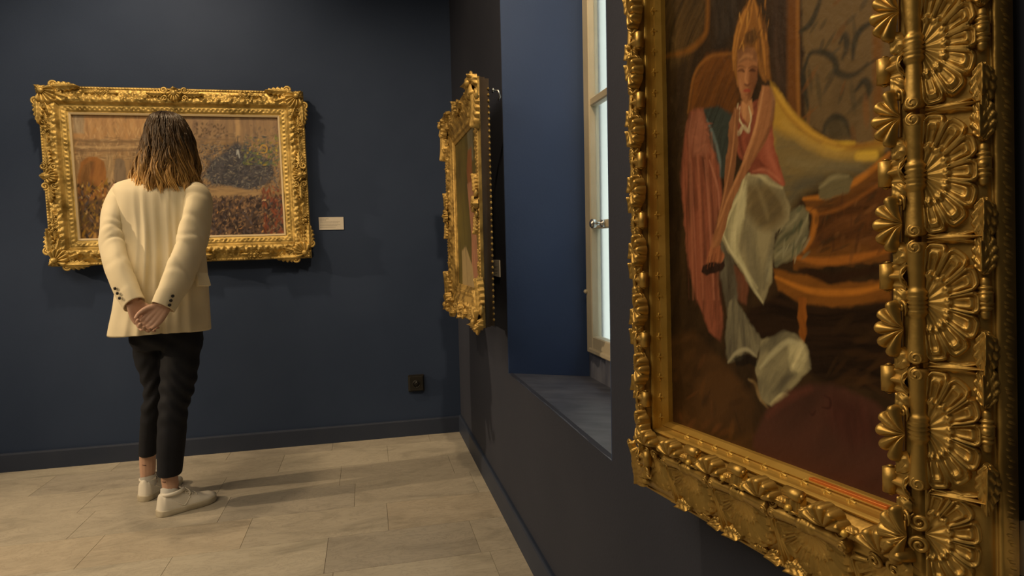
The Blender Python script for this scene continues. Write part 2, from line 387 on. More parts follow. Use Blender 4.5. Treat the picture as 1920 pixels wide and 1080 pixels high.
def leaf(L, w, hgt=.004, serr=5, na=30, nb=13, curl=0.4, sa=.20):
    def f(a, b):
        wid = w*np.sin(math.pi*np.clip(a, 0, 1)**.75)**.8*(1+sa*np.sin(serr*2*math.pi*(a-.12*np.abs(b))))
        h = hgt*((1-.55*np.abs(b)**1.5)+.28*np.sin(serr*2*math.pi*(a-.35*np.abs(b)))*np.abs(b)+.35*np.exp(-(b/.14)**2)+curl*a**3)*np.clip(np.minimum(a, 1-a)/.04, 0, 1)**.5
        h = h*np.clip((1-np.abs(b))/.10, .0, 1)-.0006*(np.abs(b) > .97)
        return L*a, wid*b, h
    return hfield(f, na, nb, 0, 1, -1, 1, flip=False)
def scroll(R, turns=1.4, tail=1.5, r0=.20, hand=1, lift=.3, n=34, sides=7):
    """C-scroll: a volute that runs out into a tapering tail"""
    th = np.linspace(turns*2*math.pi, 0, int(n*.65)); rad = R*(.16+.84*(1-th/(turns*2*math.pi)))
    P = [(rad[i]*math.cos(th[i]), hand*rad[i]*math.sin(th[i]), lift*R*(1-.4*i/len(th))) for i in range(len(th))]
    for x in np.linspace(0, 1, int(n*.35))[1:]:
        P.append((R*math.cos(-x*1.0)+0.0, -hand*R*tail*x, lift*R*.6*(1-x)))
    P = np.array(P); m = len(P); ra = R*r0*np.concatenate([np.linspace(.7, 1.15, m//2), np.linspace(1.15, .35, m-m//2)])
    return sweep(P, ra, n=sides)
def xf(vf, s=(1, 1, 1), rot=0.0, o=(0, 0, 0)):
    V, F = vf; V = np.asarray(V, float)*s; c, q = math.cos(rot), math.sin(rot)
    V = np.stack([V[:, 0]*c-V[:, 1]*q+o[0], V[:, 0]*q+V[:, 1]*c+o[1], V[:, 2]+o[2]], 1)
    if s[0]*s[1]*s[2] < 0: F = [tuple(f[::-1]) for f in F]
    return V, F

# ---- colour layer of the painted canvases
class Art:
    def __init__(self, w, h, nx, ny, base, seed=1):
        self.w, self.h, self.nx, self.ny = w, h, nx, ny
        self.X, self.Y = np.meshgrid(np.linspace(0, w, nx), np.linspace(0, h, ny), indexing='ij')
        self.C = np.zeros((nx, ny, 3))+lin(base); self.rs = np.random.RandomState(seed); self.seed = seed
    def win(self, pts, pad):
        P = np.asarray(pts, float); dx, dy = self.w/(self.nx-1), self.h/(self.ny-1)
        i0, i1 = np.clip([int((P[:, 0].min()-pad)/dx)-1, int((P[:, 0].max()+pad)/dx)+2], 0, self.nx)
        j0, j1 = np.clip([int((P[:, 1].min()-pad)/dy)-1, int((P[:, 1].max()+pad)/dy)+2], 0, self.ny)
        return slice(i0, i1), slice(j0, j1)
    def blend(self, w, a, col):
        a = np.clip(a, 0, 1)[..., None]; self.C[w] = self.C[w]*(1-a)+np.asarray(col)*a
    def streak(self, w, ang, sx, sy, k):
        c, s = math.cos(ang), math.sin(ang); self.seed += 7; X, Y = self.X[w], self.Y[w]
        wx, wy = .05*(noise2(X*9, Y*9, self.seed)-.5), .05*(noise2(X*9+7, Y*9, self.seed+1)-.5); X, Y = X+wx, Y+wy
        return fbm((X*c+Y*s)*sx, (-X*s+Y*c)*sy, self.seed, 4)*k
    def poly(self, pts, col, soft=.004, a=1.0, ang=1.5, var=.5, col2=None, grain=(18, 140), rag=.004):
        """a painted patch: ragged soft edge, streaks of two tones along the brush direction"""
        soft *= .36; w = self.win(pts, soft+rag*2); X, Y = self.X[w], self.Y[w]
        if X.size == 0: return
        P = np.asarray(pts, float); Q = np.roll(P, -1, 0); d = np.full(X.shape, 1e9); ins = np.zeros(X.shape, bool)
        for (x0, y0), (x1, y1) in zip(P, Q):
            dx, dy = x1-x0, y1-y0; t = np.clip(((X-x0)*dx+(Y-y0)*dy)/(dx*dx+dy*dy+1e-12), 0, 1)
            d = np.minimum(d, (X-x0-t*dx)**2+(Y-y0-t*dy)**2)
            ins ^= ((y0 > Y) != (y1 > Y)) & (X < dx*(Y-y0)/(dy if abs(dy) > 1e-9 else 1e-9)+x0)
        d = np.sqrt(d); d = np.where(ins, -d, d)+rag*(self.streak(w, ang, 60, 60, 2)-1.0)
        n = self.streak(w, ang, grain[0], grain[1], 1); c1 = lin(col)
        m = np.clip((n-.47)*1.9*var, -.5, .5)[..., None]
        tone = c1*(1+m*1.3) if col2 is None else c1*(1-np.clip(m*1.6+.3*var, 0, 1))+lin(col2)*np.clip(m*1.6+.3*var, 0, 1)
        self.blend(w, np.clip(.5-d/soft*.5, 0, 1)*a, np.clip(tone, 0, 1))
    def line(self, pts, wd, col, soft=.003, a=1.0, taper=True):
        soft *= .36; P = catmull(pts, 6) if len(pts) > 2 else np.asarray(pts, float); w = self.win(P, wd+soft); X, Y = self.X[w], self.Y[w]; A = np.zeros(X.shape); m = len(P)-1
        if X.size == 0: return
        for i in range(m):
            (x0, y0), (x1, y1) = P[i], P[i+1]; dx, dy = x1-x0, y1-y0
            t = np.clip(((X-x0)*dx+(Y-y0)*dy)/(dx*dx+dy*dy+1e-12), 0, 1); d = np.hypot(X-x0-t*dx, Y-y0-t*dy)
            ww = wd*(.35+.65*math.sin(math.pi*(i+.7)/(m+.4))) if taper else wd
            A = np.maximum(A, np.clip(.5-(d-ww)/soft*.5, 0, 1))
        A *= np.clip(.55+.9*self.streak(w, .5, 50, 50, 1), 0, 1); self.blend(w, A*a, lin(col))
    def dabs(self, n, x0, x1, y0, y1, cols, ln=.02, w=.004, ang=0.0, spread=.8, a=.8, mask=None):
        dx, dy = self.w/(self.nx-1), self.h/(self.ny-1)
        for _ in range(n):
            x, y = self.rs.uniform(x0, x1), self.rs.uniform(y0, y1)
            if mask is not None and not mask(x, y): continue
            t = ang+self.rs.uniform(-spread, spread); l = ln*self.rs.uniform(.4, 1.2); ww = w*self.rs.uniform(.5, 1.3); c = lin(cols[self.rs.randint(len(cols))])*self.rs.uniform(.7, 1.25)
            i0, i1 = max(0, int((x-l)/dx)-2), min(self.nx, int((x+l)/dx)+3); j0, j1 = max(0, int((y-l)/dy)-2), min(self.ny, int((y+l)/dy)+3)
            if i1 <= i0 or j1 <= j0: continue
            X, Y = self.X[i0:i1, j0:j1]-x, self.Y[i0:i1, j0:j1]-y; p, q = X*math.cos(t)+Y*math.sin(t), -X*math.sin(t)+Y*math.cos(t)
            A = (np.clip(1.2-((p/l)**2+(q/ww)**2), 0, 1)*a)[..., None]; self.C[i0:i1, j0:j1] = self.C[i0:i1, j0:j1]*(1-A)+np.clip(c, 0, 1)*A
    def canvas(self, name, parent, m, x0, y0, h, gain=1.0):
        z = h+.0006*fbm(self.X*160, self.Y*160, 5)
        V = np.stack([self.X+x0, self.Y+y0, z], -1).reshape(-1, 3)
        me = mesh(name, V, grid_faces(self.nx, self.ny)); at_ = me.color_attributes.new('paint', 'FLOAT_COLOR', 'POINT')
        c = np.concatenate([np.clip((self.C*.94+.06*self.C.mean(-1, keepdims=True))*gain, 0, .95).reshape(-1, 3), np.ones((self.nx*self.ny, 1))], 1).astype(np.float32)
        at_.data.foreach_set('color', c.ravel()); return put(name, me, m, parent)

# ---- the large near painting on the right wall
BU, BV, BN = (0.102, -0.9937, 0.0473), (0.0116, 0.0488, 0.9987), (-0.9947, -0.1013, 0.0165)
def orth(u, v):
    u = np.array(u)/np.linalg.norm(u); n = np.cross(u, v); n /= np.linalg.norm(n); return u, np.cross(n, u), n
BU, BV, BN = orth(BU, BV)
BW, PIT = .610, .1175
BH = .34+7*PIT
near = empty('framed_painting', (.4697, 1.0155, .7689), (BU, BV, BN))
tag(near, 'large close-up painting of a seated woman in a deep gilded frame carved with palmettes', 'painting')
WO, WI, HR = (.098, .060, .098, .060), (.0334, .0246, .0334, .0246), .033
INN = [(0, .033), (.10, .0345), (.22, .033), (.35, .027), (.48, .018), (.50, .0195), (.55, .0215), (.60, .0225), (.65, .0215), (.69, .019), (.70, .012), (.74, .007), (.79, .004), (.83, .004), (.84, .006), (.86, .006), (1, -.004), (1, -.014)]
def bprof(k):
    wo, wi = WO[k], WI[k]
    out = [(.012, -.056), (.012, -.020), (.0, -.020), (0, -.001), (.0015, .0005), (.004, .0005), (.0045, -.0012), (.0065, -.0012), (.007, .001)]
    out += [(wo*f, HR*f) for f in (.14, .25, .4, .55, .70, .80, .84)] + [(wo*.86, HR*.80), (wo*.95, HR*.88), (wo*.98, HR)]
    return out, [(wo+wi*e, h) for e, h in INN]
for k in range(4):
    o1, i1 = bprof(k); o2, i2 = bprof((k+1) % 4)
    part('frame_rail', *moulding(k, BW, BH, o1+i1[:5], adj=[t for t, h in o2+i2[:5]]), GOLD, near)
    sl = part('inner_moulding', *moulding(k, BW, BH, i1[4:], adj=[t for t, h in i2[4:]]), GOLDB if k == 3 else GOLDF, near, smooth=False)  # left rail gets a brighter gold, its stronger light put into the colour
    # fine chased pattern along the side of the frame
    L, mp = mem_map(k, BW, BH); bits = []
    for i in range(int(L/.0050)):
        s = .006+i*.0050+.001*math.sin(i*2.1)
        V, F = ball((0, 0, 0), (.0022, .0022, .0058), 6, 4); V = np.asarray(V); V = np.stack([V[:, 0]+.35*V[:, 2], V[:, 1], V[:, 2]], 1)
        bits.append((mp(V[:, 0]+s, V[:, 1]+.0008, V[:, 2]-.0105+.0022*math.sin(i*1.7)), F))
    sb = part('side_carving', *join(*bits), GOLD, near); sb['kind'] = 'stuff'
# carved ornaments of the near frame: one mesh per kind and member width, copied along each rail
def near_kinds(k):
    wo = WO[k]; SL = math.hypot(wo, HR); f = SL/.0685
    d = {}
    d['palmette'] = mesh('palmette', *palmette(PIT*.475, .0435*f, 7, .0085))
    P, Fp = join(xf(leaf(.040*f, .0045, .004, 3), rot=-math.pi/2+.22, o=(-.004, 0, 0)), xf(leaf(.040*f, .0045, .004, 3), rot=-math.pi/2-.22, o=(.004, 0, 0)), xf(leaf(.046*f, .0035, .006, 1), rot=-math.pi/2))
    d['spear_leaf'] = mesh('spear_leaf', P, Fp)
    z = []; r = []
    for x in np.linspace(-1, 1, 57):
        rr = .0060+.0034*abs(x)**1.3
        if abs(x) < .24: rr = .0084+.0013*math.cos(x/.24*math.pi*3.5*2*.5*1.7)
        if abs(x) > .97: rr *= .8
        z.append(x*PIT*.475); r.append(rr)
    V, F = lathe(z, r, 14, 0)
    ends = [xf(lathe([-.0006, .0010, .0016, .0016], [.0052, .0052, .0036, .0001], 12, 2), o=(sg*PIT*.435, 0, .0068)) for sg in (-1, 1)]
    vol = [sweep([(sg*PIT*.435+.0062*math.cos(t)*(1-t/14), .0062*math.sin(t)*(1-t/14), .0066+.0022*t/9) for t in np.linspace(0, 9.5, 30)], .0013, n=6) for sg in (-1, 1)]
    d['reed'] = mesh('reed', *join((V, F), *ends, *vol))
    d['scallop_shell'] = mesh('scallop_shell', *shell(.0300, .027, 5, .021))
    # console between two shells: fluted wedge ending in a small volute
    wdg = hfield(lambda a, b: (b*(.018-.007*a+.003*a*a), a*.022, .010*np.cos(b*1.35)*(1-.25*a)+.0020*np.cos(b*9)-.001), 10, 19, 0, 1, -1, 1, flip=True)
    vo = lathe([-.0135, -.0118, .0118, .0135], [.0008, .0074, .0074, .0008], 12, 0)
    eye = [lathe([sg*.0134, sg*.0150], [.0040, .001], 8, 0) for sg in (-1, 1)]
    d['console'] = mesh('console', *join(wdg, xf(vo, o=(0, .0225, .004)), *[xf(e, o=(0, .0225, .004)) for e in eye],
                        xf(sweep([(-.013, -.001, .003), (-.006, .003, .0085), (0, .004, .0095), (.006, .003, .0085), (.013, -.001, .003)], .0016, n=6))))
    # garland: knotted cartouche and two leaves
    z = np.linspace(-1, 1, 41); r = .0042+.0016*np.cos(z*2.4)+.0010*np.cos(z*26)*(np.abs(np.abs(z)-.45) < .22)
    kn = lathe(z*.019, r*np.clip((1-np.abs(z))/.06, .1, 1), 12, 0)
    d['garland_knot'] = mesh('garland_knot', *join(kn, xf(ball((0, 0, .0035), (.0045, .0045, .004)))))
    d['garland_leaf'] = mesh('garland_leaf', *join(leaf(.047, .0096, .0075, 6, na=50, nb=15, sa=.07), xf(leaf(.030, .0060, .0095, 3, sa=.05), o=(.002, .001, .002))))
    d['crest_leaf'] = mesh('crest_leaf', *join(xf(leaf(.022, .0075, .0070, 3, sa=.08), o=(-.006, 0, 0)), xf(scroll(.0060, 1.3, 1.4, .26), rot=1.5, o=(.012, .004, .003))))
    d['star'] = mesh('star', *hfield(lambda p, r: ((.0046+.0020*np.cos(4*p))*r*np.cos(p), (.0046+.0020*np.cos(4*p))*r*np.sin(p), .0035*(1-r)), 33, 4, 0, 2*math.pi, 0.001, 1), smooth=False)
    d['bead'] = mesh('bead', *ball((0, 0, 0), (.0048, .0042, .0042), 10, 7))
    return d
kinds = {0: near_kinds(0), 1: near_kinds(1)}
for k in range(4):
    d = kinds[k % 2]; wo, wi = WO[k], WI[k]; L = mem(k, BW, BH)[0]; sl = math.atan2(HR, wo); SL = math.hypot(wo, HR); f = SL/.0685
    n = 7 if k % 2 else 3; c0 = (L-n*PIT)/2
    def on(name, s, q, lift, rot=0.0, slope=None):
        return put(name, d[name], GOLD, near, orn_M(k, BW, BH, s, q*math.cos(sl)-lift*math.sin(sl), q*math.sin(sl)+lift*math.cos(sl), sl if slope is None else slope, rot))
    for i in range(n):
        s = c0+PIT*(i+.5)
        on('palmette', s, .0565*f, .0005); on('reed', s, .0612*f, .0035)
        on('garland_knot', s+.004, .0105*f, .002); on('garland_leaf', s+.024, .0105*f, .0005); on('garland_leaf', s-.024, .0105*f, .0005, math.pi)
    for i in range(n+1):
        s = c0+PIT*i
        on('spear_leaf', s, .054*f, .0008)
    sp = .0992; m = 11 if k % 2 else 4; s0 = .222-2*sp if k == 1 else (L-.222-9*sp if k == 3 else L/2-2.5*sp)      # the crest's own rhythm: shell, console, shell
    for i in range(m):
        s = s0+sp*(i+1)
        if not .10 < s < L-.10: continue
        on('scallop_shell', s, SL-.001, -.001, slope=.0)
        if i+1 < m: on('console', s+sp/2, SL-.003, .001, slope=-.05)
        for sg in (-1, 1): on('crest_leaf', s+sg*.033, SL+.004, .000, 0 if sg < 0 else math.pi, slope=-.35)
    # enrichment of the cove: stars, and fine leaves along the side rails
    m = int((L-2*(wo+wi))/.034)
    for i in range(m):
        s = L/2+(i-(m-1)/2)*.034
        put('star', d['star'], GOLDB, near, orn_M(k, BW, BH, s, wo+wi*.765, .0078, -.8))
# corners: a broad leaf on the mitre, volutes and a small fan on either side
cl = mesh('corner_leaf', *join(xf(leaf(.098, .024, .012, 6, na=60, nb=21)), xf(leaf(.060, .013, .008, 5), rot=.42, o=(.030, .004, .001)), xf(leaf(.060, .013, .008, 5), rot=-.42, o=(.030, -.004, .001)),
          xf(scroll(.011, 1.3, .4, .22), rot=2.2, o=(.074, .034, .004)), xf(scroll(.011, 1.3, .4, .22, -1), rot=-2.2, o=(.074, -.034, .004)), xf(shell(.020, .020, 7, .012), rot=-math.pi/2, o=(.070, 0, .004))))
cf = {j: mesh('corner_fan', *join(palmette(.046, .043*math.hypot(WO[j], HR)/.0685, 6, .0085), xf(scroll(.0080, 1.5, .8, .26), rot=math.pi/2, o=(.011, .004, .004)), xf(scroll(.0080, 1.5, .8, .26, -1), rot=math.pi/2, o=(-.011, .004, .004)))) for j in (0, 1)}
for k in range(4):
    L, o, a, b = mem(k, BW, BH); a, b = np.array(a, float), np.array(b, float)
    wa, wb = WO[k], WO[(k+3) % 4]                 # rail k's width, and the rail it meets at its start
    end = a*wb+b*wa; dr = np.append(end[:2], HR); ln = np.linalg.norm(dr); x = dr/ln; nn = np.array([0, 0, 1.0]); nn = nn-x*(nn@x); nn /= np.linalg.norm(nn)
    put('corner_leaf', cl, GOLD, near, frame_M(np.array(o)+x*.006, x, np.cross(nn, x), nn))
    n = 7 if k % 2 else 3; c0 = (L-n*PIT)/2; sl = math.atan2(HR, wa); f = math.hypot(wa, HR)/.0685
    for s in (c0-.040, L-c0+.040):
        q = .0575*f; put('corner_fan', cf[k % 2], GOLD, near, orn_M(k, BW, BH, s, q*math.cos(sl), q*math.sin(sl), sl))
        put('scallop_shell', kinds[k % 2]['scallop_shell'], GOLD, near, orn_M(k, BW, BH, s-.004*(1 if s < L/2 else -1), wo if False else wa-.001, HR-.001, 0))
# the beaded crest that runs inside the shells on the lower and upper rails
for k in (0, 2):
    L = mem(k, BW, BH)[0]; m = int((L-.20)/.0392)
    for i in range(m): put('bead', kinds[0]['bead'], GOLDB, near, orn_M(k, BW, BH, L/2+(i-(m-1)/2)*.0392, WO[k]+WI[k]*.12, HR+.010))
part('nameplate', *box(.395, .500, .1314-.0065, .1314-.0008, -.0035, .0045, .0005), mat('orange_brass', (.72, .20, .035), (.80, .26, .05), rough=.35, metal=.4, scale=60, spec=.6), near, False)
# ---- the swept frames on the back wall and on the right wall further in
def swept(root, W, H, T, dep, seed, m_gold, shape=None, amp=1.4):
    """rococo frame: rope edge, leafy cove, crest, patterned frieze; dep = height of the crest over the back"""
    prof = dense(shape or [(0, dep*.50), (0, dep*.55), (T*.03, dep*.66), (T*.08, dep*.66), (T*.10, dep*.58), (T*.30, dep*.70), (T*.42, dep*.95), (T*.50, dep), (T*.57, dep*.95), (T*.64, dep*.72), (T*.68, dep*.62), (T*.72, dep*.66), (T*.86, dep*.60), (T*.89, dep*.52), (T*.985, dep*.46), (T, dep*.30)], T/44)
    def relief(S, Tt, L):
        x = Tt/T; r = 0*S
        r = r+.022*T*np.sin(S/(T*.10)*2*math.pi)*np.exp(-((x-.055)/.03)**2)                       # rope edge
        b = (x > .11)*(x < .64)*np.sin(np.clip((x-.11)/.53, 0, 1)*math.pi)
        w1 = np.sin(S/(T*.42)*2*math.pi+3.0*np.sin(S/(T*1.3))+x*9); w2 = np.sin(S/(T*.23)*2*math.pi-x*16); w3 = fbm(S/T*9, x*9, seed, 3)-.45
        r = r+amp*T*b*(.030*np.abs(w1)+.022*w2*(w1 > -.2)+.10*w3)
        f = np.exp(-((x-.79)/.06)**2); r = r+.018*T*f*np.cos(S/(T*.16)*2*math.pi)*np.cos((x-.79)/.06*1.6)+.05*T*f*(fbm(S/T*16, x*16, seed+3, 2)-.37)
        return r
    for k in range(4):
        part('frame_side', *moulding(k, W, H, [(T*.02, -.004), (T*.02, dep*.30), (0, dep*.42), (0, dep*.52)]), DARKW, root)
        L = mem(k, W, H)[0]; part('frame_rail', *moulding(k, W, H, prof, ns=int(L/(T*.030)), relief=relief), m_gold, root)
def carto(sz, seed, tall=1.0, big=True):
    """shell cartouche between paired scrolls and leaves; s along, t inward, sized by sz"""
    g = []
    g.append(xf(shell(sz*.40, sz*.52*tall, 7, sz*.26), o=(0, -sz*.12, sz*.05)))
    g.append(xf(leaf(sz*.32, sz*.22, sz*.20, 2), rot=-math.pi/2, o=(0, -sz*.02, sz*.06)))
    g.append(ball((0, -sz*.02, sz*.24), (sz*.14, sz*.16, sz*.10), 10, 6))
    for sg in (-1, 1):
        g.append(xf(scroll(sz*.18, 1.4, .9, .28, 1), s=(sg, 1, 1), rot=sg*.5, o=(sg*sz*.48, -sz*.18, sz*.08)))
        g.append(xf(scroll(sz*.15, 1.3, .8, .28, -1), s=(sg, 1, 1), rot=sg*.2, o=(sg*sz*.46, sz*.22, sz*.06)))
        g.append(xf(leaf(sz*.80, sz*.17, sz*.16, 5), rot=0 if sg > 0 else math.pi, o=(sg*sz*.50, 0, sz*.02)))
        if big:
            g.append(xf(leaf(sz*.55, sz*.14, sz*.14, 4), rot=(.55 if sg > 0 else math.pi-.55), o=(sg*sz*.38, sz*.12, sz*.02)))
            g.append(xf(leaf(sz*.50, sz*.13, sz*.14, 4), rot=(-.5 if sg > 0 else math.pi+.5), o=(sg*sz*.38, -sz*.15, sz*.02)))
    return mesh('cartouche', *join(*g))
def corner(sz):
    """corner shell on the mitre with scrolls and leaves that run along both rails; x along the diagonal towards the picture"""
    g = [xf(shell(sz*.44, sz*.62, 7, sz*.26), rot=-math.pi/2, o=(sz*.14, 0, sz*.06)), xf(leaf(sz*.34, sz*.20, sz*.18, 3), rot=math.pi, o=(sz*.24, 0, sz*.05)), ball((sz*.20, 0, sz*.28), (sz*.12, sz*.12, sz*.09), 10, 6)]
    for sg in (-1, 1):
        g += [xf(scroll(sz*.15, 1.4, .8, .28, 1), s=(1, sg, 1), rot=sg*1.2, o=(sz*.26, sg*sz*.44, sz*.08)), xf(scroll(sz*.17, 1.3, .9, .28, -1), s=(1, sg, 1), rot=sg*.3, o=(sz*.50, sg*sz*.34, sz*.07)),
              xf(leaf(sz*1.05, sz*.19, sz*.16, 6), rot=sg*.80, o=(sz*.22, sg*sz*.30, sz*.03)), xf(leaf(sz*.80, sz*.15, sz*.15, 5), rot=sg*.45, o=(sz*.30, sg*sz*.12, sz*.03))]
    return mesh('corner_cartouche', *join(*g))
def dress(root, W, H, T, dep, m_gold, csz, ssz, side_at, over=0.0):
    cc = corner(T*csz)
    for k in range(4):
        L, o, a, b = mem(k, W, H); x = (np.array(a, float)+np.array(b, float))/math.sqrt(2); z = np.array([0, 0, 1.0])
        put('corner_cartouche', cc, m_gold, root, frame_M(np.array(o)+x*T*.16-x*over+z*dep*.62, x, np.cross(z, x), z))
    big, small = carto(T*.74*ssz, 3, big=False), carto(T*.42*ssz, 4, big=False)
    for k in range(4):
        L = mem(k, W, H)[0]
        put('centre_cartouche', big, m_gold, root, orn_M(k, W, H, L/2, T*.26-over*.7, dep*.88))
        for s in side_at: 
            for sg in (-1, 1): put('side_cartouche', small, m_gold, root, orn_M(k, W, H, L/2+sg*s*L, T*.24-over*.4, dep*.66))
# back wall
SW, SH, ST = 1.392, .995, .153
street = empty('framed_painting', (-1.716, YB-.040, 1.158), orth((1, 0, .0105), (-.0105, 0, 1)))
tag(street, 'wide street scene painting in a gilded rococo frame on the back wall, before the woman', 'painting')
GOLD2 = mat('golden_leaf_gilding', (.23, .155, .040), (.66, .48, .16), rough=.38, rough2=.55, metal=.6, scale=18, detail=6, bump=.15, bump_scale=60, lo=.3, hi=.6)
swept(street, SW, SH, ST, .062, 11, GOLD2)
dress(street, SW, SH, ST, .062, GOLD2, .92, 1.0, (.27,), .002)
for k in range(4):
    part('slip', *moulding(k, SW, SH, [(ST-.012, .030), (ST-.010, .034), (ST, .030), (ST, .012)]), mat('pale_slip', (.62, .50, .30), rough=.5) if k == 0 else bpy.data.materials['pale_slip'], street, False)
part('backing', *box(.03, SW-.03, .03, SH-.03, -.038, .002), DARKW, street, False)
# right wall, further in (seen almost edge on)
DW, DH, DT = .900, .980, .140
dancer = empty('framed_painting', (.455, 3.300, .890), orth((.012, -1, 0), (0, 0, 1)))
tag(dancer, 'narrow-looking gilded portrait hung on the right wall between the corner and the window', 'painting')
GOLD3 = mat('dull_gilding', (.22, .14, .038), (.56, .38, .115), rough=.38, rough2=.55, metal=.6, scale=20, detail=6, bump=.15, bump_scale=60, lo=.3, hi=.6)
swept(dancer, DW, DH, DT, .034, 23, GOLD3, [(0, .017), (0, .030), (DT*.05, .034), (DT*.22, .032), (DT*.40, .026), (DT*.62, .018), (DT*.70, .012), (DT*.72, .014), (DT*.86, .012), (DT*.90, .006), (DT, .002), (DT, -.006)], 1.0)
dress(dancer, DW, DH, DT, .034, GOLD3, 1.0, .9, (.25,), .016)
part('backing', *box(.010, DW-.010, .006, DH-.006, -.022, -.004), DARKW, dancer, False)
bits = [ball((DW-.009, .03+i*.0232, -.019), (.005, .007, .005), 6, 4) for i in range(40)]
sb = part('bead_edge', *join(*bits), GOLD3, dancer); sb['kind'] = 'stuff'
part('shadow_block', *box(.05, .375, .03, DH-.03, -.108, -.020), mat('painted_gap_shadow', (.004, .004, .004), rough=.9, spec=.1), dancer, False)  # painted black as the shadow in the gap; also joins frame to wall
part('hanging_hook', *join(sweep([(DW-.03, DH-.045, -.045), (DW-.012, DH-.050, -.060), (DW-.010, DH-.075, -.066), (DW-.022, DH-.085, -.062)], .004, n=8), xf(lathe([-.003, .003], [.010, .010], 10), o=(DW-.03, DH-.045, -.042))), METAL, dancer)
# ------------------------------------------------------------------ the painted surfaces
OIL = paint_mat('varnished_oil_paint', .42, .07, 420)
A = Art(.4408, .8997, 360, 720, (58, 40, 20), 3)
A.poly([(-0.019,0.939),(0.434,0.652),(0.423,-0.028),(-0.057,-0.116)], (58, 40, 20), 0.01, 1, 1.3, 0.9, (36, 24, 12), (10, 40))
A.poly([(-0.008,0.798),(0.119,0.733),(0.102,0.613),(0.061,0.587),(-0.015,0.595)], (70, 50, 22), 0.02, 0.8, 1.0, 0.8)
A.line([(0.115,0.703),(0.111,0.626),(0.100,0.606),(0.061,0.600),(0.002,0.612)], 0.006, (128, 78, 16), 0.012, 0.8)
A.poly([(0.125,0.730),(0.188,0.698),(0.174,0.586),(0.127,0.573)], (52, 42, 34), 0.03, 0.8, 1.5, 0.6)
A.poly([(0.239,0.672),(0.293,0.644),(0.289,0.430),(0.245,0.497)], (64, 46, 34), 0.02, 0.8, 1.5, 0.6)
A.poly([(0.295,0.708),(0.416,0.636),(0.411,0.367),(0.337,0.399),(0.297,0.425)], (112, 88, 54), 0.008, 1, 1.4, 0.7, (92, 72, 44), (8, 30))
A.line([(0.283,0.682),(0.279,0.532),(0.277,0.440)], 0.009, (112, 66, 18), 0.01, 0.9, False)
A.line([(0.291,0.677),(0.287,0.516),(0.287,0.424)], 0.003, (150, 96, 32), 0.006, 0.8, False)
A.line([(0.400,0.617),(0.398,0.477),(0.397,0.392)], 0.006, (120, 74, 20), 0.008, 0.8, False)
A.line([(0.291,0.541),(0.308,0.544),(0.319,0.559),(0.328,0.576)], 0.0042, (50, 46, 36), 0.006, 0.9)
A.line([(0.297,0.493),(0.307,0.509),(0.327,0.503),(0.342,0.489),(0.346,0.474),(0.360,0.465),(0.375,0.465),(0.385,0.470)], 0.0042, (50, 46, 36), 0.006, 0.9)
A.line([(0.302,0.443),(0.298,0.467),(0.295,0.487),(0.300,0.499)], 0.0042, (50, 46, 36), 0.006, 0.9)
A.line([(0.367,0.482),(0.369,0.499),(0.378,0.510),(0.395,0.513)], 0.0042, (50, 46, 36), 0.006, 0.9)
A.line([(0.325,0.404),(0.328,0.418),(0.341,0.424),(0.355,0.415),(0.362,0.397)], 0.0042, (50, 46, 36), 0.006, 0.9)
A.line([(0.370,0.446),(0.381,0.453),(0.387,0.444),(0.384,0.433)], 0.0042, (50, 46, 36), 0.006, 0.9)
A.line([(0.350,0.506),(0.357,0.512),(0.359,0.497),(0.353,0.487)], 0.0042, (50, 46, 36), 0.006, 0.9)
A.dabs(26, 0.297, 0.395, 0.393, 0.570, [(66, 58, 40), (58, 54, 44), (120, 74, 28)], ln=0.02, w=0.004, ang=1.0, a=0.5)
A.poly([(0.325,0.409),(0.337,0.423),(0.355,0.417),(0.364,0.395),(0.344,0.397)], (66, 58, 40), 0.012, 0.7)
A.poly([(0.058,0.487),(0.074,0.550),(0.108,0.575),(0.157,0.564),(0.178,0.532),(0.177,0.469),(0.112,0.486)], (112, 64, 14), 0.02, 0.9, 0.8, 0.8, (72, 42, 14))
A.line([(0.058,0.504),(0.077,0.557),(0.114,0.571),(0.165,0.559)], 0.003, (150, 92, 26), 0.008, 0.7)
A.poly([(0.239,0.498),(0.263,0.467),(0.297,0.427),(0.336,0.396),(0.373,0.385),(0.406,0.387),(0.405,0.359),(0.365,0.370),(0.320,0.371),(0.279,0.366),(0.242,0.372)], (176, 134, 40), 0.008, 1, -0.4, 0.8, (112, 86, 28), (14, 60))
A.poly([(0.241,0.435),(0.288,0.409),(0.336,0.382),(0.392,0.362),(0.382,0.349),(0.336,0.357),(0.287,0.339),(0.264,0.321),(0.247,0.372)], (118, 100, 62), 0.02, 0.9, -0.2, 0.6, (92, 84, 66))
A.line([(0.325,0.398),(0.344,0.390),(0.366,0.388)], 0.005, (214, 172, 40), 0.006, 0.9)
A.line([(0.372,0.373),(0.392,0.370)], 0.005, (220, 176, 36), 0.006, 0.9)
A.line([(0.244,0.483),(0.271,0.445),(0.309,0.411),(0.351,0.388),(0.402,0.381)], 0.004, (140, 84, 20), 0.008, 0.7)
A.line([(0.246,0.484),(0.270,0.450),(0.305,0.415),(0.341,0.393)], 0.0034, (206, 158, 46), 0.007, 0.8)
A.line([(0.262,0.436),(0.305,0.401),(0.351,0.379),(0.392,0.367)], 0.006, (188, 150, 66), 0.016, 0.6)
A.line([(0.270,0.388),(0.320,0.371),(0.372,0.363)], 0.006, (132, 116, 78), 0.016, 0.6)
A.line([(0.267,0.334),(0.287,0.352),(0.320,0.359)], 0.006, (84, 78, 62), 0.014, 0.6)
A.line([(0.248,0.392),(0.253,0.357),(0.267,0.321)], 0.004, (60, 50, 32), 0.01, 0.6)
